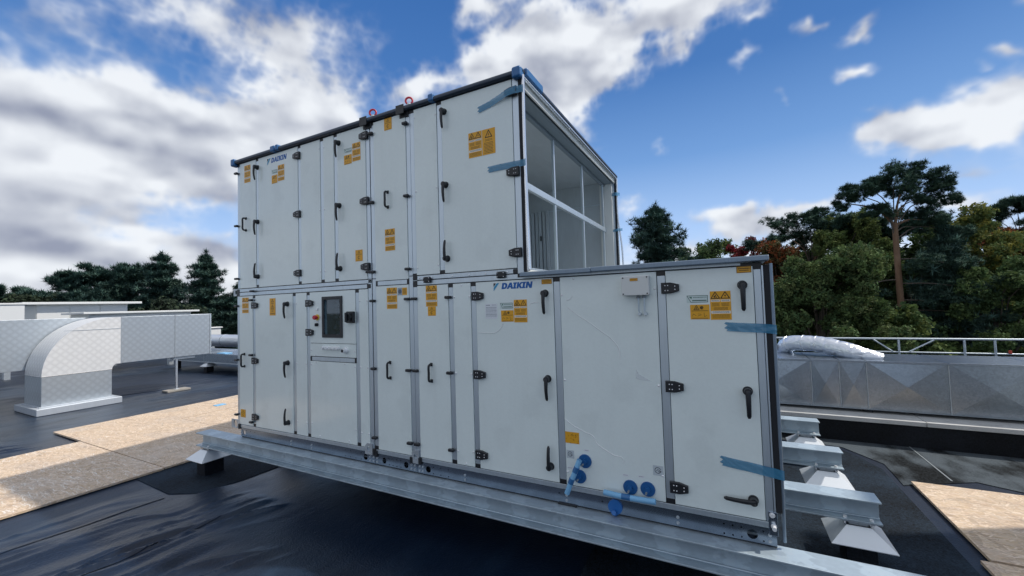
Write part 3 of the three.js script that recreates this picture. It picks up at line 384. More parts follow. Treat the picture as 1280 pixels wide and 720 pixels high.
  const d2 = panel('door', 1.344, 2.071, LY0, LY1); LH.forEach((y, i) => { handle(d2, 2.0, y, i === 2 ? Math.PI : 0); hinge(1.368, y); }); sticker(d2, 'data', 1.44, 1.556, 1.962, 2.09); sticker(d2, 'tag', 1.585, 1.706, 2.046, 2.094); sticker(d2, 'card', 1.593, 1.711, 1.936, 2.03); sticker(d2, 'tall', 1.716, 1.836, 1.93, 2.116); sticker(d2, 'strip', 1.972, 2.06, 2.233, 2.272);
  const cp = panel('coil_panel', 2.124, 2.852, LY0, LY1); screws(cp, [[2.24, 2.262], [2.14, 2.14], [2.835, 2.16], [2.835, 1.48], [2.14, 1.48], [2.835, 0.86], [2.14, 0.78]]);
  sticker(cp, 'symbols', 2.128, 2.24, 1.0, 1.086); sticker(cp, 'ring', 2.135, 2.195, 0.886, 0.946); sticker(cp, 'ring', 2.772, 2.84, 0.858, 0.926); for (const [x, y] of [[2.295, 0.962], [2.16, 0.812], [2.58, 0.825], [2.69, 0.832]]) sticker(cp, 'small', x - 0.02, x + 0.02, y - 0.008, y + 0.008);
  { const j = slab(cp, 'junction_box', 2.622, 2.806, 2.118, 2.252, 0.0, 0.062, M.white, 0.006); slab(cp, 'junction_box_lid', 2.62, 2.808, 2.116, 2.254, 0.063, 0.075, M.cream, 0.005); for (const [x, y] of [[2.632, 2.242], [2.796, 2.242], [2.632, 2.128], [2.796, 2.128]]) part(cp, 'lid_screw', G.cyl(0.005, 0.005, 0.003, 0), M.black, x, y, 0.0745); sticker(cp, 'strip', 2.68, 2.735, 2.218, 2.238, 0.0765);
    for (const x of [2.726, 2.766]) { rod(cp, 'cable', [x, 2.116, 0.035], [x, 2.0, 0.03], 0.006, M.alu); part(cp, 'cable_gland', merged([G.cyl(0.013, 0.011, 0.022, 0)]), M.alu, x + 0.002, 1.985, 0.008); part(cp, 'sensor_gland', new THREE.CylinderGeometry(0.011, 0.013, 0.02, 12), M.midGrey, x, 2.107, 0.035); } }
  for (const [x, y, z] of [[2.281, 0.882, 0], [2.236, 0.761, 0], [2.611, 0.746, 0], [2.732, 0.754, 0]]) { part(cp, 'valve_cap', merged([G.cyl(0.050, 0.050, 0.012, 0), G.cyl(0.018, 0.018, 0.03, 0.012)]), M.capBlue, x, y, z); part(cp, 'valve_stem', G.cyl(0.007, 0.006, 0.03, 0), M.midGrey, x - 0.004, y - 0.012, 0.04); }
  part(cp, 'foam_sleeve', tubeGeo([[2.262, 0.912, 0.075], [2.23, 0.83, 0.085], [2.185, 0.72, 0.09], [2.16, 0.655, 0.092]], 0.0195, 20, 12), M.foam); for (const [a, b] of [[[2.243, 0.86, 0.082], [2.226, 0.82, 0.085]], [[2.205, 0.772, 0.088], [2.19, 0.735, 0.09]]]) rod(cp, 'tape_band', a, b, 0.0215, M.blueFilm, 14);
  part(cp, 'foam_sleeve', tubeGeo([[2.432, 0.702, 0.06], [2.55, 0.697, 0.062], [2.68, 0.697, 0.062], [2.79, 0.701, 0.06]], 0.0195, 20, 12), M.foam); rod(cp, 'tape_band', [2.56, 0.697, 0.062], [2.62, 0.697, 0.062], 0.0212, M.blueFilm, 14);
  // thin adhesive traces and peeled film left on the coil panel and doors
  const crease = (p, pts, r = 0.0028) => part(p, 'adhesive_trace', tubeGeo(pts.map(([x, y]) => [x, y, 0.0008]), r, 40, 4), M.trace ??= std({ color: lin(0.86, 0.88, 0.88), roughness: 0.25 }));
  crease(cp, [[2.185, 2.045], [2.26, 1.985], [2.36, 1.92], [2.44, 1.86], [2.52, 1.80], [2.57, 1.73], [2.575, 1.66]]); crease(cp, [[2.18, 2.10], [2.205, 2.105], [2.225, 2.13]]); crease(cp, [[2.125, 1.185], [2.19, 1.14], [2.28, 1.10], [2.35, 1.075], [2.38, 1.02], [2.44, 0.985], [2.5, 0.955], [2.56, 0.945], [2.575, 0.9]]); crease(d2, [[1.36, 1.845], [1.45, 1.842], [1.53, 1.845], [1.58, 1.875], [1.61, 1.92]]); crease(d2, [[1.86, 2.075], [1.89, 2.087], [1.94, 2.088]]);
  { const s = new THREE.Shape([[2.685, 1.59], [2.70, 1.555], [2.79, 1.508], [2.715, 1.515], [2.68, 1.525]].map(([x, y]) => new THREE.Vector2(x, y))); part(cp, 'peeled_film', new THREE.ShapeGeometry(s), M.film ??= std({ color: lin(0.8, 0.84, 0.86), roughness: 0.2, transparent: true, opacity: 0.55 }), 0, 0, 0.002); }
  const d3 = panel('door', 2.907, 3.44, LY0, LY1); LH.forEach((y, i) => { handle(d3, 3.375, y, i === 2 ? -Math.PI / 2 : 0); hinge(2.937, y); }); sticker(d3, 'tag', 3.04, 3.172, 2.054, 2.104); sticker(d3, 'card', 3.06, 3.178, 1.942, 2.04); sticker(d3, 'tall', 3.184, 3.306, 1.938, 2.126); sticker(d3, 'strip', 3.346, 3.43, 2.238, 2.281);
  // maker's lettering and slanted mark
  const { FontLoader } = await import('three/addons/loaders/FontLoader.js'), { TextGeometry } = await import('three/addons/geometries/TextGeometry.js');
  const font = await new FontLoader().loadAsync('fonts/droid/droid_sans_bold.typeface.json');
  const ink = std({ color: lin(0.0, 0.11, 0.40), roughness: 0.4 }), cyan = std({ color: lin(0.05, 0.33, 0.56), roughness: 0.4 });
  const word = (door, x, y, h, w) => {
    const g = new TextGeometry('DAIKIN', { font, size: h, depth: 0.0004, curveSegments: 4, bevelEnabled: true, bevelThickness: 0.0004, bevelSize: 0.0026, bevelSegments: 1 }); g.computeBoundingBox(); const bw = g.boundingBox.max.x; g.scale(w / bw, 1, 1); g.applyMatrix4(new THREE.Matrix4().makeShear(0, 0, 0.2, 0, 0, 0)); part(door, 'lettering', g, ink, x + 0.072, y, 0.0004);
    const tri = (pts, m, z) => part(door, 'emblem', new THREE.ShapeGeometry(new THREE.Shape(pts.map(([a, b]) => new THREE.Vector2(a * h / 0.052, b * h / 0.052)))), m, x, y, z); tri([[0, 0.056], [0.026, 0.056], [0, 0.022]], M.black, 0.0016); tri([[0, -0.018], [0, 0.012], [0.034, 0.056], [0.062, 0.056]], cyan, 0.0016);
  };
  word(d2, 1.527, 2.212, 0.047, 0.285);
  { const q = unit.children.filter((c) => c.name === 'door')[0]; word(q, -1.60, 3.875, 0.055, 0.29); }
}
clip(-1.925, 2.227); clip(-1.928, 1.551); clip(-1.926, 0.736); for (const y of LH) { clip(-2.235, y); clip(0.125, y - 0.005, -0.004); clip(0.578, y, -0.004); clip(0.665, y, -0.004); clip(1.056, y, -0.004); }
clip(-1.9, 2.336); clip(0.08, 2.45, -0.004);
for (const x of [0.82, 1.606]) { const c = part(unit, 'module_clamp', new RoundedBoxGeometry(0.085, 0.056, 0.03, 2, 0.012), M.black, x, 2.331, 0.008); for (const [a, b] of [[-0.03, 0.016], [0.03, 0.016], [-0.03, -0.016], [0.03, -0.016]]) { const s = new THREE.Mesh(G.hingeScrew, M.screw); s.name = 'screw'; s.position.set(a, b, 0.015); c.add(s); } }
for (const [x0, x1, y0, y1] of [[0.035, 0.088, 2.285, 2.33], [0.158, 0.182, 2.3, 2.36], [0.565, 0.594, 2.3, 2.36], [0.64, 0.692, 2.334, 2.40], [0.64, 0.692, 2.27, 2.33], [1.715, 1.758, 2.336, 2.372], [-2.262, -2.2, 2.29, 2.37]]) slab(unit, 'corner_block', x0, x1, y0, y1, -0.03, -0.002, M.black, 0.003);
for (const x of [1.28, 1.45, 1.66, 0.72, 0.86, 1.1]) part(unit, 'rail_bolt', G.bigScrew, M.screw, x, 2.352, -0.005);
// shell: back, ends, tops, floors, the partition seen through the open end
slab(unit, 'rear_wall', -2.25, 3.47, 0.64, 2.31, Z, Z + 0.045, M.panel); slab(unit, 'rear_wall', -2.235, 1.75, 2.32, 3.99, Z, Z + 0.045, M.inside);
slab(unit, 'end_wall', -2.25, -2.206, 0.64, 2.31, Z + 0.05, -0.055, M.panel); slab(unit, 'end_wall', -2.235, -2.19, 2.38, 3.98, Z + 0.05, -0.055, M.panel); slab(unit, 'end_wall', 3.43, 3.475, 0.64, 2.285, Z + 0.05, -0.056, M.panel);
slab(unit, 'deck', -2.2, 1.75, 2.30, 2.345, Z + 0.05, -0.06, M.inside); slab(unit, 'floor_plate', -2.2, 3.42, 0.64, 0.675, Z + 0.05, -0.06, M.inside); slab(unit, 'ceiling', -2.18, 1.70, 3.945, 3.99, Z + 0.05, -0.055, M.inside);
slab(unit, 'partition', 0.28, 0.32, 2.35, 3.94, Z + 0.05, -0.06, M.inside);
for (let i = 0; i < 6; i++) slab(unit, 'inner_rib', 0.345 + i * 0.066, 0.345 + i * 0.066 + 0.05, 2.36, 3.62, Z + 0.046, Z + 0.075 + (i % 2) * 0.02, M.inside, 0.004); slab(unit, 'inner_latch', 0.575, 0.60, 3.12, 3.2, Z + 0.1, Z + 0.12, M.black, 0.003);
slab(unit, 'lining_seam', 0.33, 1.7, 3.60, 3.615, Z + 0.046, Z + 0.052, M.alu, 0);
// open end: recessed frame, soffit, edge strips, tubes
{
  const FX = 1.68; for (const z of [-0.13, -1.15, -2.17, -3.2]) slab(unit, 'mullion', FX - 0.03, FX, 2.42, 3.9, z - 0.016, z + 0.016, M.alu, 0.004);
  slab(unit, 'transom', FX - 0.03, FX + 0.006, 3.15, 3.215, -3.3, -0.06, M.alu, 0.004); slab(unit, 'sill', FX - 0.06, FX + 0.004, 2.35, 2.415, -3.3, -0.06, M.alu, 0.004); slab(unit, 'sill_step', FX + 0.005, FX + 0.05, 2.35, 2.385, -3.3, -0.06, M.cream, 0.004); slab(unit, 'header', FX - 0.04, FX + 0.004, 3.87, 3.944, -3.3, -0.06, M.soffit, 0.003);
  slab(unit, 'soffit', FX + 0.006, 1.80, 3.90, 3.91, -3.36, -0.05, M.soffit, 0); slab(unit, 'jamb', 1.60, 1.79, 2.35, 3.94, Z + 0.046, Z + 0.09, M.cream, 0.003); slab(unit, 'corner_post', 1.75, 1.812, 2.346, 3.98, Z, Z + 0.05, M.alu, 0.004); slab(unit, 'jamb', 1.69, 1.755, 2.346, 3.93, -0.10, -0.056, M.cream, 0.003);
  slab(unit, 'flashing', 1.812, 1.83, 3.915, 4.0, Z, -0.02, M.cream, 0.004); part(unit, 'edge_tube', tubeGeo([[1.848, 3.985, -0.02], [1.852, 3.978, -1.2], [1.848, 3.98, -2.3], [1.85, 3.985, Z - 0.02]], 0.017, 30, 10), M.bright);
  for (const [z, s] of [[-0.004, 0], [Z + 0.02, 0.04]]) { slab(unit, 'edge_gasket', 1.816, 1.846, 2.345, 3.99, z - 0.03, z + 0.004, M.rubber, 0.004); part(unit, 'edge_tube', tubeGeo([[1.862, 3.985, z], [1.858, 3.4, z], [1.862 + s, 2.9, z], [1.872 + s, 2.36, z]], 0.0135, 24, 10), M.bright); slab(unit, 'edge_strip', 1.846, 1.85, 2.35, 3.99, z - 0.05, z + 0.0, M.bright, 0); }
}
// roof edges: dark rolled edge on the upper storey, grey sheet edge on the lower one
{
  const edgeShape = (k) => { const s = new THREE.Shape(); s.moveTo(-0.03, 0); s.lineTo(0.026, 0); s.quadraticCurveTo(0.038, 0.006, 0.036, 0.024 * k); s.quadraticCurveTo(0.034, 0.044 * k, 0.014, 0.05 * k); s.lineTo(-0.03, 0.05 * k); return s; };
  const g = new THREE.ExtrudeGeometry(edgeShape(1), { depth: 4.1, bevelEnabled: false, curveSegments: 6 }); g.rotateY(Math.PI / 2); // shape x -> -z, extrude along x
  g.scale(1, 1, -1); const gg = toCreasedNormals(metricUV(g), 0.6); part(unit, 'roof_edge', gg, M.roofEdge, -2.29, 3.988, 0);
  const h = new THREE.ExtrudeGeometry(edgeShape(1), { depth: 3.4, bevelEnabled: false, curveSegments: 6 }); h.rotateY(Math.PI); part(unit, 'roof_edge', toCreasedNormals(metricUV(h.scale(-1, 1, 1)), 0.6), M.roofEdge, 1.83, 4.004, 0);
  slab(unit, 'roof_sheet', -2.26, 1.80, 3.992, 4.035, Z - 0.02, -0.03, M.roofEdge2, 0.004);
  for (const [x, w] of [[-2.29, 0.075], [1.80, 0.085]]) part(unit, 'blue_corner_wrap', new RoundedBoxGeometry(w, 0.095, 0.085, 2, 0.02), M.blueFilm, x + 0.02, 4.005, 0.006);
  for (const [x, w] of [[-1.44, 0.08], [0.93, 0.06], [-1.36, 0.05]]) part(unit, 'blue_tape', new RoundedBoxGeometry(w, 0.07, 0.075, 2, 0.015), M.blueFilm, x, 4.02, 0.012);
  part(unit, 'blue_tape', new RoundedBoxGeometry(0.09, 0.075, 0.35, 2, 0.015), M.blueFilm, 1.84, 4.03, -0.22);
  slab(unit, 'roof_edge_sheet', 1.80, 2.39, 2.302, 2.337, -0.02, 0.052, M.roofEdge2, 0.006); slab(unit, 'roof_edge_sheet', 2.392, 3.525, 2.305, 2.34, -0.02, 0.054, M.roofEdge2, 0.006); slab(unit, 'roof_sheet', 1.83, 3.52, 2.312, 2.344, Z, -0.025, M.roofEdge2, 0.004);
  slab(unit, 'corner_block', 3.37, 3.488, 2.27, 2.303, -0.03, -0.001, M.black, 0.003);
  // right end of the lower storey: edge strip, gasket and tube
  slab(unit, 'edge_strip', 3.484, 3.494, 0.70, 2.28, -0.05, -0.001, M.alu, 0.002); slab(unit, 'edge_gasket', 3.496, 3.528, 0.74, 2.285, -0.07, -0.002, M.rubber, 0.004); part(unit, 'edge_tube', tubeGeo([[3.536, 2.29, -0.01], [3.536, 1.6, -0.008], [3.535, 1.1, -0.01], [3.533, 0.56, -0.03]], 0.0105, 24, 10), M.roofEdge2);
  for (const z of [-0.4, -1.1, -1.9, -2.7, -3.3]) slab(unit, 'edge_gasket', 3.476, 3.50, 0.72, 2.28, z - 0.02, z + 0.02, M.rubber, 0.003);
}
// blue tape strips
function tapeStrip(pts, h, mat = M.blueTape) { // thin film with crinkles across it
  const c = new THREE.CatmullRomCurve3(pts.map((p) => V(...p))), n = 40, k = 6, pos = [], idx = []; for (let i = 0; i <= n; i++) { const p = c.getPoint(i / n); for (let j = 0; j <= k; j++) { const f = j / k - 0.5, w = Math.pow(1 - Math.abs(2 * fbm(p.x * 26 + f * 2.5, p.y * 9, 4 + f * 3, 2) - 1), 4); pos.push(p.x + (i === 0 ? 0.012 * Math.sin(j * 2.1) : 0), p.y + f * h, p.z + 0.0009 + 0.0045 * w); } }
  for (let i = 0; i < n; i++) for (let j = 0; j < k; j++) { const a = i * (k + 1) + j; idx.push(a, a + k + 1, a + 1, a + 1, a + k + 1, a + k + 2); } const g = new THREE.BufferGeometry(); g.setAttribute('position', new THREE.Float32BufferAttribute(pos, 3)); g.setIndex(idx); g.computeVertexNormals(); return part(unit, 'blue_tape', g, mat); }
tapeStrip([[1.425, 3.79, 0.002], [1.55, 3.815, 0.004], [1.68, 3.845, 0.022], [1.72, 3.852, 0.032], [1.79, 3.862, 0.03], [1.82, 3.866, 0.012], [1.872, 3.865, 0.016]], 0.06);
tapeStrip([[1.51, 3.245, 0.002], [1.6, 3.247, 0.0035], [1.75, 3.246, 0.003], [1.81, 3.245, 0.003], [1.876, 3.244, 0.018]], 0.055);
tapeStrip([[3.27, 1.893, 0.002], [3.35, 1.888, 0.005], [3.43, 1.884, 0.003], [3.48, 1.881, 0.003], [3.535, 1.876, 0.006], [3.55, 1.873, 0.0]], 0.058);
tapeStrip([[3.205, 1.022, 0.002], [3.27, 1.014, 0.006], [3.36, 1.004, 0.003], [3.43, 0.995, 0.005], [3.49, 0.986, 0.003], [3.548, 0.978, 0.004]], 0.062);
tapeStrip([[1.76, 3.72, Z + 0.08], [1.85, 3.73, Z + 0.09], [1.9, 3.73, Z + 0.02]], 0.05); tapeStrip([[1.76, 3.16, Z + 0.08], [1.85, 3.17, Z + 0.09], [1.92, 3.18, Z + 0.02]], 0.04);
// lifting eyes on the roof
for (const x of [0.06, 0.555]) { const e = part(unit, 'lifting_eye', new THREE.TorusGeometry(0.034, 0.010, 10, 24), M.red, x, 4.145, -0.10, [0, 0.5, 0]); part(unit, 'eye_base', merged([new THREE.CylinderGeometry(0.022, 0.03, 0.08, 12)]), M.white, x, 4.075, -0.10); slab(unit, 'eye_plate', x - 0.05, x + 0.05, 3.955, 4.045, 0.034, 0.042, M.black, 0.003); slab(unit, 'corner_block', x - 0.035, x + 0.075, 3.93, 3.985, -0.02, 0.006, M.black, 0.003); }
// base channels with holes, bolts and lifting lugs
{
  const chan = (x0, x1, holes, small) => {
    const s = new THREE.Shape([[x0, 0.533], [x1, 0.533], [x1, 0.635], [x0, 0.635]].map(([x, y]) => new THREE.Vector2(x, y)));
    for (const [x, r] of holes) { const p = new THREE.Path(); p.absellipse(x, 0.58, r, 0.029, 0, Math.PI * 2, true); s.holes.push(p); } for (const [x, y] of small) { const p = new THREE.Path(); p.absarc(x, y, 0.0055, 0, Math.PI * 2, true); s.holes.push(p); }
    const c = part(unit, 'base_channel', metricUV(new THREE.ExtrudeGeometry(s, { depth: 0.006, bevelEnabled: false, curveSegments: 10 })), M.chan, 0, 0, -0.014);
    slab(c, 'lower_flange', x0, x1, 0.533, 0.538, -0.09, -0.0145, M.chan, 0); slab(c, 'rubber_strip', x0, x1, 0.5198, 0.5328, -0.09, -0.022, M.rubber, 0); slab(c, 'inner_web', x0, x1, 0.53, 0.63, -0.14, -0.135, M.chan, 0); return c;
  };
  const row = (a, b, n) => Array.from({ length: n }, (_, i) => mix(a, b, n < 2 ? 0 : i / (n - 1))).flatMap((x) => [[x, 0.61], [x, 0.55]]);
  const c1 = chan(-2.19, 0.104, [[-2.113, 0.024], [-0.027, 0.028]], [...row(-2.16, -1.9, 4), ...row(-0.32, -0.09, 4)]), c2 = chan(0.108, 0.64, [[0.228, 0.026], [0.507, 0.027]], row(0.29, 0.44, 4)), c3 = chan(0.644, 3.492, [[0.773, 0.028], [3.36, 0.03]], [...row(0.83, 1.0, 3), ...row(3.2, 3.3, 3), [3.42, 0.61], [3.42, 0.55], [2.06, 0.6], [2.4, 0.6]]);
  for (const [c, list] of [[c1, [0.04, 0.085, -2.17, -0.85, -1.2]], [c2, [0.135, 0.575, 0.615]], [c3, [0.675, 0.71, 1.18, 2.12, 2.92, 3.455]]]) for (const x of list) for (const y of [0.556, 0.594]) part(c, 'bolt', G.smallBolt, M.galv, x, y, -0.008);
  slab(unit, 'base_frame', -2.18, -2.12, 0.5199, 0.635, Z, -0.1, M.chan, 0); slab(unit, 'base_frame', 3.43, 3.49, 0.5199, 0.635, Z, -0.1, M.chan, 0); slab(unit, 'base_frame', -2.19, 3.49, 0.5199, 0.635, Z, Z + 0.01, M.chan, 0);
  const lug = (x, y, w, h, cut, z = -0.006) => { const s = new THREE.Shape([[-w / 2, -h / 2], [w / 2, -h / 2], [w / 2, h / 2], [-w / 2 + cut, h / 2], [-w / 2, h / 2 - cut]].map(([a, b]) => new THREE.Vector2(a, b))), p = new THREE.Path(); p.absellipse(0, 0, w * 0.24, w * 0.28, 0, Math.PI * 2, true); s.holes.push(p); return part(unit, 'lifting_lug', metricUV(new THREE.ExtrudeGeometry(s, { depth: 0.012, bevelEnabled: false })), M.galv, x, y, z); };
  lug(0.03, 0.672, 0.1, 0.11, 0.03); lug(0.632, 0.68, 0.085, 0.125, 0.03); lug(-2.31, 0.672, 0.17, 0.105, 0.0, -0.02); lug(-2.29, 2.335, 0.1, 0.09, 0, -0.02);
  for (const [x, y] of [[0.105, 0.65], [0.125, 0.635], [0.582, 0.64], [0.685, 0.645], [-2.21, 0.65]]) slab(unit, 'corner_block', x - 0.018, x + 0.018, y - 0.03, y + 0.03, -0.02, 0.008, M.black, 0.003);
  slab(unit, 'corner_bracket', 3.452, 3.50, 0.60, 0.745, -0.02, 0.004, M.chan, 0.003); part(unit, 'bracket_bolt', G.bolt, M.screw, 3.472, 0.725, 0.004); part(unit, 'bracket_bolt', merged([G.bolt, G.cyl(0.012, 0.012, 0.035, 0.005)]), M.screw, 3.478, 0.658, 0.004);
  part(unit, 'drain_cap', merged([G.cyl(0.052, 0.052, 0.012, 0), new THREE.CylinderGeometry(0.016, 0.02, 0.05, 12).rotateX(1.1).translate(0, -0.03, 0.035)]), std({ color: lin(0.02, 0.14, 0.42), roughness: 0.4 }), 2.495, 0.582, -0.006);
  slab(unit, 'vibration_pad', 2.05, 2.2, 0.5198, 0.532, -0.02, 0.006, M.black, 0.003);
}

// ---------------------------------------------------------------- steel beams and their feet
{
  const BZ = [0.035, -1.06, -2.17, -3.29];
  const names = ['long galvanised steel beam with the pipe caps above it, under the front of the unit', 'galvanised steel beam under the unit, second in from the front beam', 'galvanised steel beam under the unit, third in from the front beam', 'galvanised steel beam under the back edge of the unit, next to the upstand'];
  BZ.forEach((z, i) => {
    const b = thing('steel_beam', names[i], 'beam', [0.63, 0.35, z], 'beams under the unit'), x0 = -2.97, x1 = 4.24;
    slab(b, 'top_flange', x0, x1, 0.506, 0.5195, z - 0.09, z + 0.09, M.beam, 0.003); slab(b, 'bottom_flange', x0, x1, 0.35, 0.3625, z - 0.09, z + 0.09, M.beam, 0.003); slab(b, 'web', x0, x1, 0.3625, 0.506, z - 0.0045, z + 0.0045, M.beam, 0);
    for (const s of [-1, 1]) { const f = tubeGeo([[x0, 0.368, z + s * 0.0095], [x1, 0.368, z + s * 0.0095]], 0.0075, 1, 6); part(b, 'weld_fillet', f, M.beam); }
    for (const x of [-2.88, -2.72, 4.02, 4.18]) for (const s of [-1, 1]) part(b, 'bolt', new THREE.CylinderGeometry(0.013, 0.013, 0.014, 6), M.screw, x, 0.369, z + s * 0.062);
  });
  // foot: block wrapped in roofing, pyramid weather cap, neck plate
  const frustum = (a, b, h) => { const g = new THREE.CylinderGeometry(b / Math.SQRT2, a / Math.SQRT2, h, 4, 1, true); g.rotateY(Math.PI / 4); return toCreasedNormals(g.toNonIndexed(), 0.2); };
  const capG = metricUV(merged([frustum(0.39, 0.15, 0.105), new THREE.BoxGeometry(0.388, 0.006, 0.388).translate(0, -0.055, 0)]));
  function foot(x, z, label, top = 0.349) {
    const f = thing('beam_foot', label, 'support foot', [x, 0, z], 'feet under the beams'), k = top - 0.349;
    slab(f, 'block', x - 0.095, x + 0.095, 0.003, 0.205 + k, z - 0.115, z + 0.115, M.upstand, 0.008); part(f, 'weather_cap', capG, M.capMetal ??= std({ color: lin(0.74, 0.79, 0.84), metalness: 0.5, roughness: 0.45 }), x, 0.262 + k, z); slab(f, 'neck', x - 0.06, x + 0.06, 0.314 + k, 0.336 + k, z - 0.06, z + 0.06, M.galv); slab(f, 'head_plate', x - 0.1, x + 0.1, 0.336 + k, 0.3495 + k, z - 0.075, z + 0.075, M.galv);
    for (const s of [-1, 1]) part(f, 'stud', new THREE.CylinderGeometry(0.008, 0.008, 0.05, 8), M.screw, x + s * 0.085, 0.345 + k, z + 0.067);
    return f;
  }
  const where = ['front beam', 'second beam', 'third beam', 'rearmost beam'];
  BZ.forEach((z, i) => { foot(-2.8, z, `black block foot with flared metal cap under the ${where[i]}, by the long boards`); foot(4.1, z, `black block foot with flared metal cap under the ${where[i]}, at the open felt end`); });
  foot(-13.0, -4.95, 'black block foot with flared metal cap under the flat silver duct', 0.36);
  foot(-11.75, 0.95, 'black block foot with flared metal cap under the short beam behind the bent duct', 0.36);
  const sb = thing('short_beam', 'short galvanised beam on a foot behind the bent duct', 'beam', [-11.75, 0.36, 1.2]); slab(sb, 'bottom_flange', -11.84, -11.66, 0.361, 0.373, 0.78, 5, M.beam); slab(sb, 'web', -11.755, -11.745, 0.373, 0.55, 0.78, 5, M.beam, 0); slab(sb, 'top_flange', -11.84, -11.66, 0.55, 0.562, 0.78, 5, M.beam);
}
// ---------------------------------------------------------------- OSB boards on the roof
{
  const list = [
    [-6.25, -3.47, 0.262, 1.66, 2, 'pale wood chip board with whitish streaks, running from the seam by the beam foot', 0.0], [-6.26, -3.48, -1.15, 0.25, 3, 'wood chip board beside the beam foot, between two other boards', 0.002], [-6.24, -3.47, -2.56, -1.16, 0, 'wood chip board behind the grey unit, beside the blue scrap', 0.0], [-6.26, -3.49, -3.0, -2.57, 1, 'narrow wood chip board end behind the grey unit', 0.001],
    [-6.22, -3.44, 1.672, 3.07, 1, 'wood chip board past the streaked board, away from the unit', 0.001], [-7.52, -6.27, -2.9, 0.24, 0, 'wood chip board laid lengthwise with its corner out by the bent duct', 0.001],
    [4.97, 6.9, -2.93, -1.43, 1, 'wood chip board half in sunlight beside the ledge', 0.002], [4.9, 6.85, -1.40, 0.0, 0, 'wood chip board in shade, next to the half sunlit board', 0.0],
  ];
  for (const [x0, x1, z0, z1, k, label, dy] of list) { const m = slab(null, numbered('chip_board'), x0, x1, 0.011 + dy, 0.038 + dy, z0, z1, M.osb[k], 0.003); m.userData = { label, category: 'board', group: 'wood chip boards laid on the roof' }; }
  const s = part(null, 'blue_scrap', new RoundedBoxGeometry(0.16, 0.012, 0.2, 1, 0.004), M.foam, -6.75, 0.0465, -2.1); s.userData = { label: 'small scrap of blue film lying on the chip boards', category: 'scrap' };
  // the whitish streaks are drawn in the board texture
}
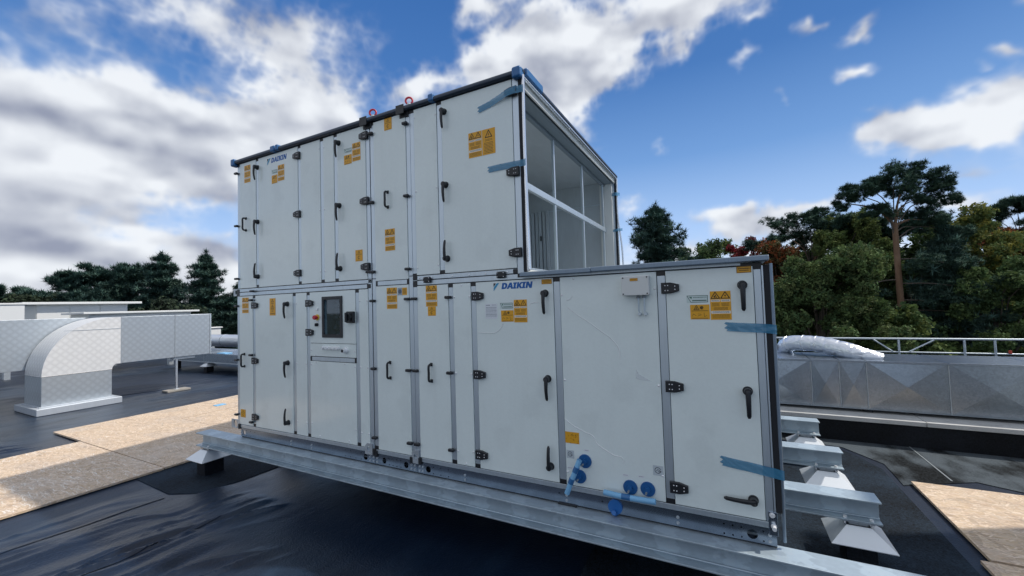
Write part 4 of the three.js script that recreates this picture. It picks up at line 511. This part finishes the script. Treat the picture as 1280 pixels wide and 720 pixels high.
// ---------------------------------------------------------------- ducts on the far part of the roof
{
  const d = thing('bent_duct', 'bright sheet metal duct rising from its kerb and bending over into a box duct', 'duct', [-10.4, 0, -0.8]);
  slab(d, 'kerb', -11.1, -9.68, 0.004, 0.15, -1.46, -0.07, M.curb, 0.01); slab(d, 'kerb_lip', -11.0, -9.84, 0.151, 0.165, -1.38, -0.15, M.curb, 0.004);
  slab(d, 'riser', -10.95, -9.9, 0.166, 0.80, -1.34, -0.19, M.stucco, 0.006);
  const R = 1.25, zc = -1.44, s = new THREE.Shape(); s.moveTo(0.19, 0.803); s.absarc(1.44, 0.803, R, Math.PI, Math.PI / 2, true); s.lineTo(1.5, 2.053); s.lineTo(1.5, 0.925); s.lineTo(1.42, 0.925); s.quadraticCurveTo(1.35, 0.9, 1.34, 0.803); s.closePath();
  const g = new THREE.ExtrudeGeometry(s, { depth: 1.05, bevelEnabled: false, curveSegments: 24 }); g.rotateY(Math.PI / 2); // shape x -> -z
  part(d, 'bend', metricUV(g), M.sheet, -10.95, 0, 0);
  slab(d, 'seam', -10.955, -9.895, 0.797, 0.808, -1.345, -0.185, M.bright, 0); slab(d, 'seam', -9.899, -9.893, 1.772, 1.782, -1.5, -0.52, M.galv, 0); slab(d, 'seam', -10.96, -9.892, 0.92, 2.062, -1.512, -1.5, M.galv, 0.002);
  slab(d, 'duct_section', -10.95, -9.9, 0.925, 2.055, -2.612, -1.513, M.stucco, 0.006); slab(d, 'seam', -10.956, -9.894, 0.92, 2.062, -2.625, -2.613, M.galv, 0.002); slab(d, 'duct_section', -10.95, -9.9, 0.925, 2.055, -3.45, -2.626, M.stucco, 0.006); slab(d, 'end_flange', -10.96, -9.89, 0.915, 2.066, -3.49, -3.451, M.bright, 0.003);
  const e = thing('box_duct', 'long box duct of embossed metal running behind the bend', 'duct', [-11.6, 0.9, 2]);
  for (let i = 0; i < 5; i++) { slab(e, 'duct_section', -12.25, -11.0, 0.90, 2.06, -1.2 + i * 1.4, -1.2 + i * 1.4 + 1.385, M.stucco, 0.006); slab(e, 'seam', -12.256, -10.994, 0.895, 2.067, -1.2 + i * 1.4 + 1.386, -1.2 + i * 1.4 + 1.399, M.galv, 0); }
  for (const z of [0.9, 4.2]) slab(e, 'leg', -11.8, -11.7, 0.563, 0.899, z, z + 0.1, M.galv);
  const p = thing('duct_post', 'thin steel post on a concrete paver holding up the box duct', 'post', [-9.97, 0, -2.68]); slab(p, 'paver', -10.14, -9.82, 0.012, 0.06, -2.95, -2.42, M.tile, 0.008); slab(p, 'base_plate', -10.03, -9.91, 0.061, 0.069, -2.74, -2.62, M.galv); slab(p, 'upright', -9.99, -9.95, 0.07, 0.86, -2.7, -2.66, M.bright); slab(p, 'cross_bar', -10.0, -9.94, 0.861, 0.918, -3.1, -2.6, M.galv);
  const f = thing('flat_duct', 'flat silver duct lying low behind the post', 'duct', [-11, 0.36, -5.6]); for (let i = 0; i < 4; i++) { slab(f, 'duct_section', -15.6 + i * 2.4, -15.6 + i * 2.4 + 2.385, 0.362, 0.66, -6.2, -5.0 + 0.1, M.ductTop, 0.006); slab(f, 'seam', -15.6 + i * 2.4 + 2.386, -15.6 + i * 2.4 + 2.399, 0.36, 0.668, -6.21, -4.893, M.galv, 0); } slab(f, 'carrier', -15.7, -6, 0.35, 0.3615, -5.1, -4.85, M.galv); for (const x of [-15.2, -10.6, -8]) slab(f, 'leg', x - 0.06, x + 0.06, 0.012, 0.349, -5.06, -4.92, M.rubber);
  const sc = part(null, 'blue_wrap', new RoundedBoxGeometry(0.5, 0.03, 0.25, 1, 0.01), M.foam, -12.2, 0.676, -5.05); sc.userData = { label: 'crumpled blue film on the flat silver duct', category: 'film' };
  const r = thing('round_duct', 'shiny round duct lying behind the flat duct', 'duct', [-11, 0.5, -7.4]); for (let i = 0; i < 6; i++) { rod(r, 'duct_section', [-19 + i * 2.4, 0.83, -7.4], [-19 + i * 2.4 + 2.37, 0.83, -7.4], 0.27, M.foil, 28); rod(r, 'ring', [-19 + i * 2.4 + 2.36, 0.83, -7.4], [-19 + i * 2.4 + 2.41, 0.83, -7.4], 0.28, M.galv, 28); } for (const x of [-18, -13.2, -8.4]) slab(r, 'leg', x - 0.05, x + 0.05, 0.004, 0.57, -7.5, -7.3, M.galv);
  const v = thing('roof_vent', 'little white roof vent box past the round duct', 'vent', [-20, 0, -8.6]); slab(v, 'housing', -20.3, -19.9, 0.9, 1.3, -8.9, -8.3, M.white, 0.02); slab(v, 'cowl', -20.36, -19.84, 1.301, 1.36, -8.96, -8.24, M.white, 0.02); slab(v, 'stem', -20.18, -20.02, 0.004, 0.899, -8.66, -8.54, M.galv);
  const c = thing('white_cabinet', 'plain white rooftop cabinet behind the ducts', 'cabinet', [-18.6, 0, 0.6]); for (let i = 0; i < 4; i++) slab(c, 'side_panel', -18.04, -18, 1.15, 2.55, -1.76 + i * 1.25, -1.76 + i * 1.25 + 1.235, M.white, 0.004); slab(c, 'body', -19.4, -18.05, 1.1, 2.56, -1.77, 3.3, M.cream, 0.01); for (const z of [-1.6, 0.7, 3.0]) slab(c, 'leg', -18.8, -18.6, 0.004, 1.099, z, z + 0.15, M.galv); slab(c, 'lid', -19.45, -17.97, 2.561, 2.62, -1.8, 3.35, M.white, 0.01);
  const roofUnit = (label, x, z0, z1, y, h, oh) => { const u = thing('rooftop_unit', label, 'ventilation unit', [x, 0, (z0 + z1) / 2], 'low units with overhanging roof sheets'); for (const z of [z0 + 0.5, z1 - 0.7]) slab(u, 'leg', x - 0.9, x - 0.7, 0.004, 1.099, z, z + 0.15, M.galv); slab(u, 'body', x - 1.6, x, 1.1, y - h, z0 + oh, z1 - oh, M.cream, 0.01); slab(u, 'roof_sheet', x - 1.8, x + 0.25, y - h + 0.001, y, z0, z1, M.white, 0.01); for (let i = 0; i < 3; i++) slab(u, 'side_panel', x, x + 0.02, 1.2, y - h - 0.05, mix(z0 + oh, z1 - oh, i / 3) + 0.02, mix(z0 + oh, z1 - oh, (i + 1) / 3) - 0.02, M.white, 0.004); };
  roofUnit('pale low unit with overhanging white roof sheet behind the white cabinet', -19.6, -5.45, -2.0, 2.68, 0.09, 0.4); roofUnit('pale low unit with thin white roof sheet, beside the unit with the higher sheet', -16.5, -6.2, -2.7, 2.24, 0.07, 0.2);
}
// ---------------------------------------------------------------- long duct on the upstand, foil hose, guard rail
{
  const d = thing('long_duct', 'long dark galvanised duct with cross-creased panels on the upstand', 'duct', [8, 0.41, -5]);
  const xs = [1.6, 2.5, 3.45, 4.386, 4.728, 5.043, 5.908, 6.8, 7.7, 8.6, 9.5, 10.6, 11.8, 13], y0 = 0.415, y1 = 1.098, zf = -4.6;
  for (let i = 0; i < xs.length - 1; i++) {
    const a = xs[i] + 0.006, b = xs[i + 1] - 0.006, c = (a + b) / 2, m = (y0 + y1) / 2, z = zf, q = zf + 0.023 * Math.min(1, (b - a) / 0.6);
    const P4 = [[a, y0, z], [b, y0, z], [b, y1, z], [a, y1, z]], ap = [c, m, q], pos = [], uv = []; for (let k = 0; k < 4; k++) for (const p of [P4[k], P4[(k + 1) % 4], ap]) { pos.push(...p); uv.push(p[0], p[1]); }
    const g = new THREE.BufferGeometry(); g.setAttribute('position', new THREE.Float32BufferAttribute(pos, 3)); g.setAttribute('uv', new THREE.Float32BufferAttribute(uv, 2)); g.computeVertexNormals(); part(d, 'creased_panel', g, M.duct);
    slab(d, 'top_sheet', a, b, 1.100, 1.108, -5.52, zf + 0.012, M.ductTop, 0.003); rod(d, 'seam', [xs[i], y0, zf + 0.004], [xs[i], y1, zf + 0.004], 0.006, M.galv, 6);
  }
  slab(d, 'back_sheet', 1.6, 13, y0, 1.098, -5.51, -5.50, M.duct, 0); slab(d, 'bottom_sheet', 1.6, 13, y0 - 0.008, y0, -5.51, zf, M.duct, 0); slab(d, 'edge_fold', 1.6, 13, 1.075, 1.0995, zf + 0.001, zf + 0.014, M.ductTop, 0.003); for (const x of [2.2, 5, 8, 11]) slab(d, 'skid', x, x + 0.1, 0.361, 0.406, -5.5, -4.64, M.rubber, 0);
  // bent foil hose resting on the duct
  const f = thing('foil_hose', 'bulging silver foil hose lying on the long duct', 'hose', [4.6, 1.1, -5.2]);
  const curve = new THREE.CatmullRomCurve3([[4.16, 1.05, -5.62], [4.16, 1.17, -5.50], [4.24, 1.27, -5.36], [4.42, 1.29, -5.24], [4.62, 1.28, -5.14], [4.85, 1.225, -5.0], [5.08, 1.16, -4.92], [5.3, 1.10, -4.88]].map((p) => V(...p)));
  const n = 90, g = new THREE.TubeGeometry(curve, n, 0.125, 22, false), p = g.attributes.position; for (let i = 0; i <= n; i++) { const c = curve.getPointAt(i / n), k = (i % 10 === 0 ? 0.955 : 1) * (1 + 0.1 * (fbm(i * 0.22, 1, 2, 2) - 0.5)) * mix(1, 0.72, step(0.72, 1, i / n)); for (let j = 0; j <= 22; j++) { const o = i * 23 + j, w = 1 + 0.06 * (fbm(i * 0.3, Math.cos(j / 22 * 6.283) * 2 + 5, Math.sin(j / 22 * 6.283) * 2, 2) - 0.5); p.setXYZ(o, c.x + (p.getX(o) - c.x) * k * w, c.y + (p.getY(o) - c.y) * k * w, c.z + (p.getZ(o) - c.z) * k * w); } }
  g.computeVertexNormals(); part(f, 'hose_wall', g, M.foil); for (const t of [0.22, 0.36, 0.47]) { const c = curve.getPointAt(t), q = new THREE.Quaternion().setFromUnitVectors(V(0, 0, 1), curve.getTangentAt(t)); const r = part(f, 'ring_seam', new THREE.TorusGeometry(0.126, 0.006, 6, 30), M.bright, c.x, c.y, c.z); r.quaternion.copy(q); }
  const gr = thing('guard_rail', 'galvanised tube guard rail with slanted braces along the roof edge', 'railing', [8, 0, -7.1]);
  const rz = -7.1; rod(gr, 'top_rail', [3.4, 1.21, rz], [18, 1.235, rz], 0.019, M.alu); rod(gr, 'lower_rail', [3.4, 0.965, rz], [18, 0.98, rz], 0.014, M.alu); rod(gr, 'lower_rail', [3.4, 0.5, rz], [18, 0.5, rz], 0.02, M.alu);
  for (const x of [4.25, 6.12, 7.0, 7.38, 9.2, 11, 12.8]) { rod(gr, 'post', [x, 0.004, rz], [x, 1.22, rz], 0.017, M.alu); slab(gr, 'post_base', x - 0.12, x + 0.12, 0.004, 0.04, rz - 0.15, rz + 0.15, M.rubber); }
  for (const [a, b] of [[5.75, 6.02], [6.6, 6.25], [7.95, 8.4], [9.5, 9.9]]) rod(gr, 'brace', [a, 1.2, rz + 0.03], [b, 0.98, rz + 0.03], 0.013, M.alu);
  for (const [x, y] of [[7.55, 0.985]]) part(gr, 'red_cap', new THREE.CylinderGeometry(0.02, 0.02, 0.05, 10), std({ color: lin(0.5, 0.06, 0.03), roughness: 0.5 }), x, y + 0.02, rz + 0.01);
}

// ---------------------------------------------------------------- trees
{
  const bark = (a, b, s) => tex(128, 128, (u, v) => { const k = pfbm(u, v, 10, 4, 5, s); return a.map((x, i) => mix(x, b[i], k)); }, { repeat: [3, 1.2] });
  const barkPine = std({ map: bark([0.30, 0.17, 0.10], [0.62, 0.42, 0.27], 151), color: lin(0.42, 0.40, 0.40), roughness: 0.9 }), barkDark = std({ map: bark([0.12, 0.10, 0.08], [0.30, 0.26, 0.22], 155), color: lin(0.5, 0.5, 0.5), roughness: 0.95 });
  // leaf-sized faces: a spray of needles and a sprig of broad leaves
  const needleSpray = (() => { const r = rng(201), pos = []; for (let i = 0; i < 16; i++) { const a = r() * 6.283, e = (r() - 0.25) * 1.5, d = V(Math.cos(a) * Math.cos(e), Math.sin(e), Math.sin(a) * Math.cos(e)), s = V(-d.z, 0.3 * (r() - 0.5), d.x).normalize().multiplyScalar(0.045), L = 0.42 + 0.3 * r(); pos.push(s.x, s.y, s.z, -s.x, -s.y, -s.z, d.x * L, d.y * L, d.z * L); } const g = new THREE.BufferGeometry(); g.setAttribute('position', new THREE.Float32BufferAttribute(pos, 3)); g.computeVertexNormals(); return g; })();
  const leafSprig = (() => { const r = rng(202), pos = []; for (let i = 0; i < 10; i++) { const c = V(r() - 0.5, r() - 0.5, r() - 0.5).multiplyScalar(0.75), a = V(r() - 0.5, r() - 0.5, r() - 0.5).normalize(), b = V(r() - 0.5, r() - 0.5, r() - 0.5).cross(a).normalize(), w = 0.12 + 0.08 * r(); a.multiplyScalar(w * 1.25); b.multiplyScalar(w * 0.8); const q = [c.clone().sub(a), c.clone().add(b), c.clone().add(a), c.clone().sub(b)]; for (const k of [0, 1, 2, 0, 2, 3]) pos.push(q[k].x, q[k].y, q[k].z); } const g = new THREE.BufferGeometry(); g.setAttribute('position', new THREE.Float32BufferAttribute(pos, 3)); g.computeVertexNormals(); return g; })();
  const leafM = phys({ color: 0xffffff, roughness: 0.9, specularIntensity: 0.25, transmission: 0.3, thickness: 0 }), needleM = phys({ color: 0xffffff, roughness: 0.85, specularIntensity: 0.3 });
  const up = V(0, 1, 0), mt = new THREE.Matrix4(), qt = new THREE.Quaternion(), eu = new THREE.Euler(), col = new THREE.Color();
  function crown(t, pts, broad, tones, seed, size) { // pts: clump [x, y, z, rx, ry, rz, number, tone?]
    const r = rng(seed), n = pts.reduce((s, p) => s + p[6], 0), im = new THREE.InstancedMesh(broad ? leafSprig : needleSpray, broad ? leafM : needleM, n); im.name = 'crown'; im.userData.kind = 'stuff'; im.castShadow = im.receiveShadow = true; let i = 0; const w = worldAt(t);
    for (const [x, y, z, rx, ry, rz, k, tone] of pts) for (let j = 0; j < k; j++) {
      const d = V(r() - 0.5, r() - 0.5, r() - 0.5).normalize(), rad = Math.pow(r(), 0.42) * (0.72 + 0.5 * n3(d.x * 2.2 + x, d.y * 2.2 + y, d.z * 2.2 + z)); eu.set((r() - 0.5) * (broad ? 6 : 0.9), r() * 6.283, (r() - 0.5) * (broad ? 6 : 0.9)); const s = size * (0.65 + 0.7 * r());
      mt.compose(V(x + d.x * rx * rad - w.x, y + d.y * ry * rad - w.y, z + d.z * rz * rad - w.z), qt.setFromEuler(eu), V(s, s, s)); im.setMatrixAt(i, mt);
      const T = tones[tone ?? Math.floor(r() * tones.length)], v = 0.8 + 0.7 * r(); col.setRGB(T[0] * v, T[1] * v, T[2] * v); im.setColorAt(i++, col);
    }
    t.add(im); return im;
  }
  function limb(t, name, pts, r0, r1, m, seg = 14) { const c = new THREE.CatmullRomCurve3(pts.map((p) => V(...p))), g = new THREE.TubeGeometry(c, seg, 1, 8), p = g.attributes.position; for (let i = 0; i <= seg; i++) { const k = mix(r0, r1, i / seg), q = c.getPointAt(i / seg); for (let j = 0; j <= 8; j++) { const o = i * 9 + j; p.setXYZ(o, q.x + (p.getX(o) - q.x) * k, q.y + (p.getY(o) - q.y) * k, q.z + (p.getZ(o) - q.z) * k); } } g.computeVertexNormals(); return part(t, name, g, m); }
  const GY = -7, NEED = [[0.052, 0.100, 0.078], [0.074, 0.128, 0.090], [0.038, 0.076, 0.062]], BLUE = [[0.055, 0.105, 0.090], [0.078, 0.134, 0.106], [0.042, 0.080, 0.072]], GREEN = [[0.076, 0.125, 0.046], [0.108, 0.158, 0.058], [0.052, 0.092, 0.038]], OLIVE = [[0.10, 0.14, 0.045], [0.13, 0.16, 0.05], [0.075, 0.115, 0.04]], YELLOW = [[0.20, 0.19, 0.045], [0.15, 0.17, 0.05], [0.10, 0.14, 0.045], [0.08, 0.12, 0.045]], RUST = [[0.20, 0.06, 0.02], [0.15, 0.05, 0.02], [0.09, 0.07, 0.03], [0.07, 0.08, 0.03]], REDS = [[0.20, 0.02, 0.03], [0.14, 0.02, 0.025], [0.10, 0.03, 0.025]];
  // umbrella pine: bare trunk, forked limbs, uneven tufted masses of needles
  function pine(label, x, z, top, wide, lean, seed, o = {}) {
    const r = rng(seed), t = thing('pine_tree', label, 'tree', [x, GY, z], o.group), m = o.bark ?? barkPine, H = top - GY, fork = GY + H * (o.fork ?? 0.72), tr = o.r ?? 0.23, tx = (k) => x + lean * k;
    limb(t, 'trunk', [[x, GY - 0.2, z], [tx(0.05) + 0.1, GY + H * 0.3, z], [tx(0.12), GY + H * 0.5, z + 0.1], [tx(0.05), fork, z]], tr, tr * 0.6, m, 18);
    const pads = o.pads ?? Array.from({ length: 13 }, (_, i) => { const a = i / 13 * 6.283 * 2.6 + r() * 0.9, k = i < 3 ? 0.3 : 0.45 + 0.55 * r(); return [Math.cos(a) * wide * 0.5 * k, top - 0.5 - (0.3 + 2.6 * r()) * k, Math.sin(a) * wide * 0.45 * k, wide * (0.13 + 0.1 * r()), 0.4 + 0.35 * r()]; });
    const cl = []; pads.forEach(([dx, y, dz, w, h], i) => { const bx = tx(0.05), pt = [x + dx + lean, y, z + dz]; limb(t, 'limb', [[bx, fork - 0.1 - (i % 3) * 0.35, z], [mix(bx, pt[0], 0.35), mix(fork, y, 0.6), mix(z, pt[2], 0.35)], [pt[0], y - h * 0.3, pt[2]]], tr * (i % 3 ? 0.16 : 0.34), 0.02, i % 3 ? barkDark : m, 8);
      for (let k = 0; k < 9; k++) { const a = r() * 6.283, q = Math.pow(r(), 0.6) * 1.05, s = 0.28 + 0.3 * r(); cl.push([pt[0] + Math.cos(a) * w * q, y + (r() - 0.42) * h * 1.7 - q * q * 0.15, pt[2] + Math.sin(a) * w * q, w * s, h * (0.3 + 0.3 * r()), w * s, Math.round(46 * (o.dense ?? 1) * Math.max(0.5, w) * (0.6 + 0.8 * r()))]); } });
    for (const [dx, y, w, h] of o.low ?? []) { limb(t, 'limb', [[tx(0.08), y + 0.3, z], [x + dx * 0.5, y + 0.25, z + 0.3], [x + dx, y, z + 0.5]], tr * 0.18, 0.02, barkDark, 6); for (let k = 0; k < 6; k++) cl.push([x + dx + (r() - 0.5) * w * 1.2, y + (r() - 0.5) * h * 1.5, z + 0.4 + (r() - 0.5) * w, w * (0.2 + 0.2 * r()), h * 0.42, w * 0.35, Math.round(46 * w)]); }
    crown(t, cl, false, o.tones ?? NEED, seed + 1, o.size ?? 0.5); return t;
  }
  // spire conifer: whorls of drooping boughs
  function conifer(label, x, z, top, wide, seed, o = {}) {
    const r = rng(seed), t = thing('conifer_tree', label, 'tree', [x, GY, z], o.group), H = top - GY, y0 = GY + H * (o.bare ?? 0.12); limb(t, 'trunk', [[x, GY - 0.2, z], [x + 0.1, GY + H * 0.5, z], [x, top - 0.2, z]], 0.22, 0.03, barkDark, 14);
    const cl = [[x, top - 0.25, z, 0.16, 0.5, 0.16, 18]], n = o.rows ?? 19; for (let i = 0; i < n; i++) { const f = i / (n - 1), y = mix(top - 0.6, y0, f), rad = wide * 0.5 * (0.12 + 0.88 * Math.pow(f, o.pow ?? 0.8)) * (0.8 + 0.4 * r()), arms = 6 + Math.floor(4 * f + r() * 3); for (let k = 0; k < arms; k++) { const a = (k + r() * 0.8) / arms * 6.283 + i, L = rad * (0.55 + 0.55 * r()); for (let q = 0; q < 3; q++) { const u = (q + 0.7) / 3; cl.push([x + Math.cos(a) * L * u, y - 0.18 * L * u + 0.25 * L * u * u + (r() - 0.5) * 0.45, z + Math.sin(a) * L * u, 0.22 + L * 0.2, 0.2 + 0.06 * L, 0.22 + L * 0.2, Math.round((5 + L * 9) * (o.dense ?? 1))]); } if (k % 2 === 0) limb(t, 'bough', [[x, y + 0.05, z], [x + Math.cos(a) * L * 0.5, y - 0.05, z + Math.sin(a) * L * 0.5], [x + Math.cos(a) * L, y, z + Math.sin(a) * L]], 0.04, 0.01, barkDark, 4); } }
    crown(t, cl, false, o.tones ?? BLUE, seed + 1, o.size ?? 0.55); return t;
  }
  // broad-leaved tree: a heap of uneven leafy lobes on a forked trunk
  function broad(label, x, z, top, wide, tones, seed, o = {}) {
    const r = rng(seed), t = thing(o.name ?? 'leafy_tree', label, o.category ?? 'tree', [x, GY, z], o.group), H = top - GY, y0 = GY + H * (o.bare ?? 0.3); limb(t, 'trunk', [[x, GY - 0.2, z], [x + 0.15, GY + H * 0.3, z], [x - 0.1, GY + H * 0.55, z], [x, GY + H * 0.75, z]], 0.2, 0.06, barkDark, 12);
    const cl = [], n = Math.round((o.lobes ?? 26) * 2.1); for (let i = 0; i < n; i++) { const f = (i + 0.5) / n, y = mix(top - wide * 0.1, y0, f), k = Math.sqrt(Math.max(0.05, 1 - Math.pow((f - 0.55) / 0.62, 2))), a = i * 2.4 + r(), d = wide * 0.5 * k * (0.35 + 0.6 * r()), s = wide * (0.06 + 0.13 * r() * r() + 0.03 * r()); const c = [x + Math.cos(a) * d, y + (r() - 0.5) * 0.5, z + Math.sin(a) * d]; cl.push([...c, s, s * 0.85, s, Math.round(64 * s * (o.dense ?? 1) * s / (o.size ?? 0.42) + 20)]); if (i % 2) limb(t, 'limb', [[x, mix(y0 - 1, y, 0.4), z], [mix(x, c[0], 0.5), y - 0.5, mix(z, c[2], 0.5)], c], 0.06, 0.015, barkDark, 5); }
    crown(t, cl, true, tones, seed + 1, o.size ?? 0.42); return t;
  }
  const RG = 'trees behind the guard rail', LG = 'dark trees beyond the ducts';
  // the tall pine behind the guard rail, its pads placed as they spread
  pine('tall orange-barked pine with a bare trunk and flat wind-swept top behind the guard rail', 10.9, -23.6, 8.6, 5, 0.2, 301, { fork: 0.8, r: 0.19, dense: 2.0, size: 0.25, pads: [[0.86, 7.8, 1.2, 0.7], [1.84, 7.4, 0.8, 0.62], [-0.3, 7.4, 0.8, 0.55], [0.86, 6.8, 1.25, 0.5], [2.1, 6.8, 0.7, 0.45], [-1.7, 6.9, 0.95, 0.5], [-2.5, 6.7, 0.5, 0.32], [-1.3, 7.3, 0.7, 0.36], [-1.15, 6.05, 0.6, 0.3], [1.85, 5.75, 0.95, 0.55], [1.25, 5.2, 0.8, 0.45], [2.6, 5.1, 0.6, 0.45]].map(([k, y, w, h], i) => [k * 0.888, y, -k * 0.459 + (i % 3 - 1) * 0.3, w, h]), low: [[1.5, 3.4, 1.6, 0.7], [2.2, 2.2, 1.6, 0.6], [1.4, 1.4, 1.5, 0.6], [-1.4, 2.4, 1.2, 0.5], [2.8, 0.9, 1.3, 0.5], [-1.0, 0.6, 1, 0.5]] });
  pine('grey-green pine with a broad spreading top between the red-leaved tree and the tall pine', 8.3, -28.6, 7.5, 5.4, 0, 311, { dense: 1.5, size: 0.28, r: 0.15, group: RG }); pine('slim pine with thin tufted top behind the red-leaved tree by the rail', 20.6, -35.9, 8.2, 4.4, 0, 321, { dense: 1.5, size: 0.38, fork: 0.75, r: 0.16 }); pine('pine half hidden behind the tall orange-barked pine', 11.2, -29.5, 7.3, 4.2, 0, 331, { group: RG });
  broad('big dark green leafy tree close behind the guard rail next to the unit', 6.9, -18.6, 4.15, 5.4, [...GREEN, [0.08, 0.105, 0.04]], 341, { lobes: 44, dense: 2, size: 0.27, bare: 0.25 }); broad('orange-leaved tree showing over the dark green leafy tree', 6.3, -26.4, 5.3, 4.4, RUST, 351, { lobes: 26, size: 0.32, dense: 1.4 }); broad('tall yellow-green tree behind the bare pine trunk', 9.6, -26.6, 6.9, 4.4, OLIVE, 361, { lobes: 34, size: 0.32, dense: 1.4 }); broad('yellow-leaved tree on the far side of the pine trunk', 14.9, -28.6, 6.6, 5.4, YELLOW, 371, { lobes: 34, size: 0.32, dense: 1.4 });
  conifer('blue-green conifer beside the tall bare pine trunk', 12.9, -24.2, 5.4, 4.6, 381, { tones: BLUE, bare: 0.2, pow: 0.55 }); broad('dark green tree in front of the yellow-leaved tree', 14.2, -23.6, 3.4, 5.0, GREEN, 391, { lobes: 34, size: 0.32, dense: 1.4 }); broad('rusty red-leaved tree under the slim pine', 19.9, -34.2, 6.4, 6, RUST, 401, { lobes: 30, size: 0.36, dense: 1.3 }); broad('leafy tree with deep green crown past the yellow-leaved tree', 17.2, -29.6, 3.8, 6, GREEN, 411, { lobes: 26 }); broad('low shrub in dull olive behind the bare trunk', 9.6, -20.4, 1.6, 3.6, [...GREEN, ...OLIVE], 421, { lobes: 20, name: 'shrub', category: 'shrub' });
  broad('low bushy tree in dull green by the foot of the slim pine', 21.5, -31.5, 2.4, 6, GREEN, 431, { lobes: 24 }); conifer('dark conifer standing behind the foot of the tall pine', 12.0, -31, 3.2, 6, 441, { pow: 0.5 }); 
  broad('mid green tree filling the gap between the bare pine trunk and the yellow-leaved tree', 12.4, -27.2, 5.2, 5.2, GREEN, 433, { lobes: 30, size: 0.32, dense: 1.3 }); broad('mid green tree top between the orange-leaved and yellow-green trees', 8.2, -30.5, 5.6, 5.4, [...GREEN, ...OLIVE], 435, { lobes: 28, size: 0.34 });
  // between the upper storey and the lower roof
  conifer('blunt dark conifer just past the open end of the upper storey', -0.9, -28, 8.9, 9.2, 451, { dense: 1.1, size: 0.5, pow: 0.55, rows: 22 }); broad('dull green tree top showing over the lower roof', 1.6, -36, 6.9, 6.5, [...GREEN, [0.05, 0.07, 0.045]], 461, { lobes: 24 }); broad('crimson-leaved tree top showing over the lower roof', 4.9, -38.4, 7.4, 4.4, REDS, 471, { lobes: 20 }); broad('thin olive tree beside the crimson-leaved tree', 2.7, -40.5, 7.9, 5.4, OLIVE, 481, { lobes: 18, dense: 0.7 }); conifer('small dark conifer past the crimson-leaved tree', 6.9, -36, 7.0, 4, 491, {});
  // dark trees beyond the ducts
  for (const [kind, x, z, top, w, seed, label] of [['p', -50, -6.5, 5.2, 7, 501, 'flat-topped dark pine at the end of the tree row, over the white cabinet'], ['b', -47.4, -9, 4.3, 5, 511, 'low round dark tree beside the flat-topped pine over the white cabinet'], ['p', -43.6, -10.9, 6.1, 5.2, 521, 'dark pine with tiered pads over the higher roof sheet'], ['c', -41.2, -12.2, 6.2, 5.4, 531, 'dense dark conifer between the tiered pine and the taller spires'], ['p', -42.4, -13.6, 6.7, 5, 541, 'round-headed dark pine between the spires'], ['c', -38, -13.7, 7.2, 6.2, 551, 'pointed dark conifer with ragged boughs, tallest of the row'], ['c', -34.7, -15.4, 7.1, 5.6, 561, 'pointed dark conifer next to the unit'], ['c', -33.2, -17.2, 4.6, 5, 571, 'shorter dark conifer partly hidden by the unit'], ['b', -31.5, -11.2, 3.2, 5.5, 581, 'grey-green bushy tree in front of the pointed conifers'], ['b', -45, -7.5, 3.2, 6, 591, 'low dark bushy tree below the tiered pine'], ['c', -39.8, -10.4, 4.4, 6, 601, 'broad dark conifer below the dense one'], ['b', -36, -9.6, 2.6, 6, 611, 'low dark bush beyond the roof sheets'], ['b', -52, -2, 3.2, 7, 621, 'low dark tree past the flat-topped pine'], ['b', -33.5, -20, 3.4, 6, 631, 'dull green tree right behind the unit edge']]) {
    if (kind === 'p') pine(label, x, z, top, w, 0, seed, { tones: BLUE, dense: 0.9, size: 0.62, fork: 0.6, bark: barkDark, low: [[1.2, top - 4.2, 1.8, 0.7], [-1.3, top - 5, 1.9, 0.7], [0.6, top - 6, 2.2, 0.8], [-0.4, top - 3.4, 1.8, 0.6], [1.4, top - 7, 2.2, 0.8]] }); else if (kind === 'c') conifer(label, x, z, top, w * 1.15, seed, { dense: 1.3, size: 0.55, pow: 0.6 }); else broad(label, x, z, top, w, [[0.028, 0.045, 0.028], [0.04, 0.06, 0.035], [0.022, 0.036, 0.025]], seed, { lobes: 26, size: 0.5 });
  }
  // the wood behind them, one dark mass
  const r = rng(901), N = 24000, im = new THREE.InstancedMesh(leafSprig, needleM, N); im.name = 'distant_wood'; im.userData = { kind: 'stuff', label: 'far dark wood behind the single trees', category: 'wood' }; im.castShadow = im.receiveShadow = true;
  for (let i = 0; i < N; i++) { const az = (-86 + 122 * r()) * Math.PI / 180, D = 52 + 16 * r(), k = n3(az * 26, 3, 1), lim = 1.4 + 3.2 * k + (az > -0.25 ? 1.6 : 0), y = mix(-7, lim, Math.pow(r(), 0.75)), s = 1.3 + 0.9 * r(); eu.set(r() * 6, r() * 6, r() * 6); mt.compose(V(3.3 + Math.sin(az) * D, y, 3 - Math.cos(az) * D), qt.setFromEuler(eu), V(s, s, s)); im.setMatrixAt(i, mt); const v = 0.6 + 0.7 * r(); col.setRGB(0.022 * v, 0.036 * v, 0.026 * v); im.setColorAt(i, col); }
  scene.add(im);
}
renderer.render(scene, camera);
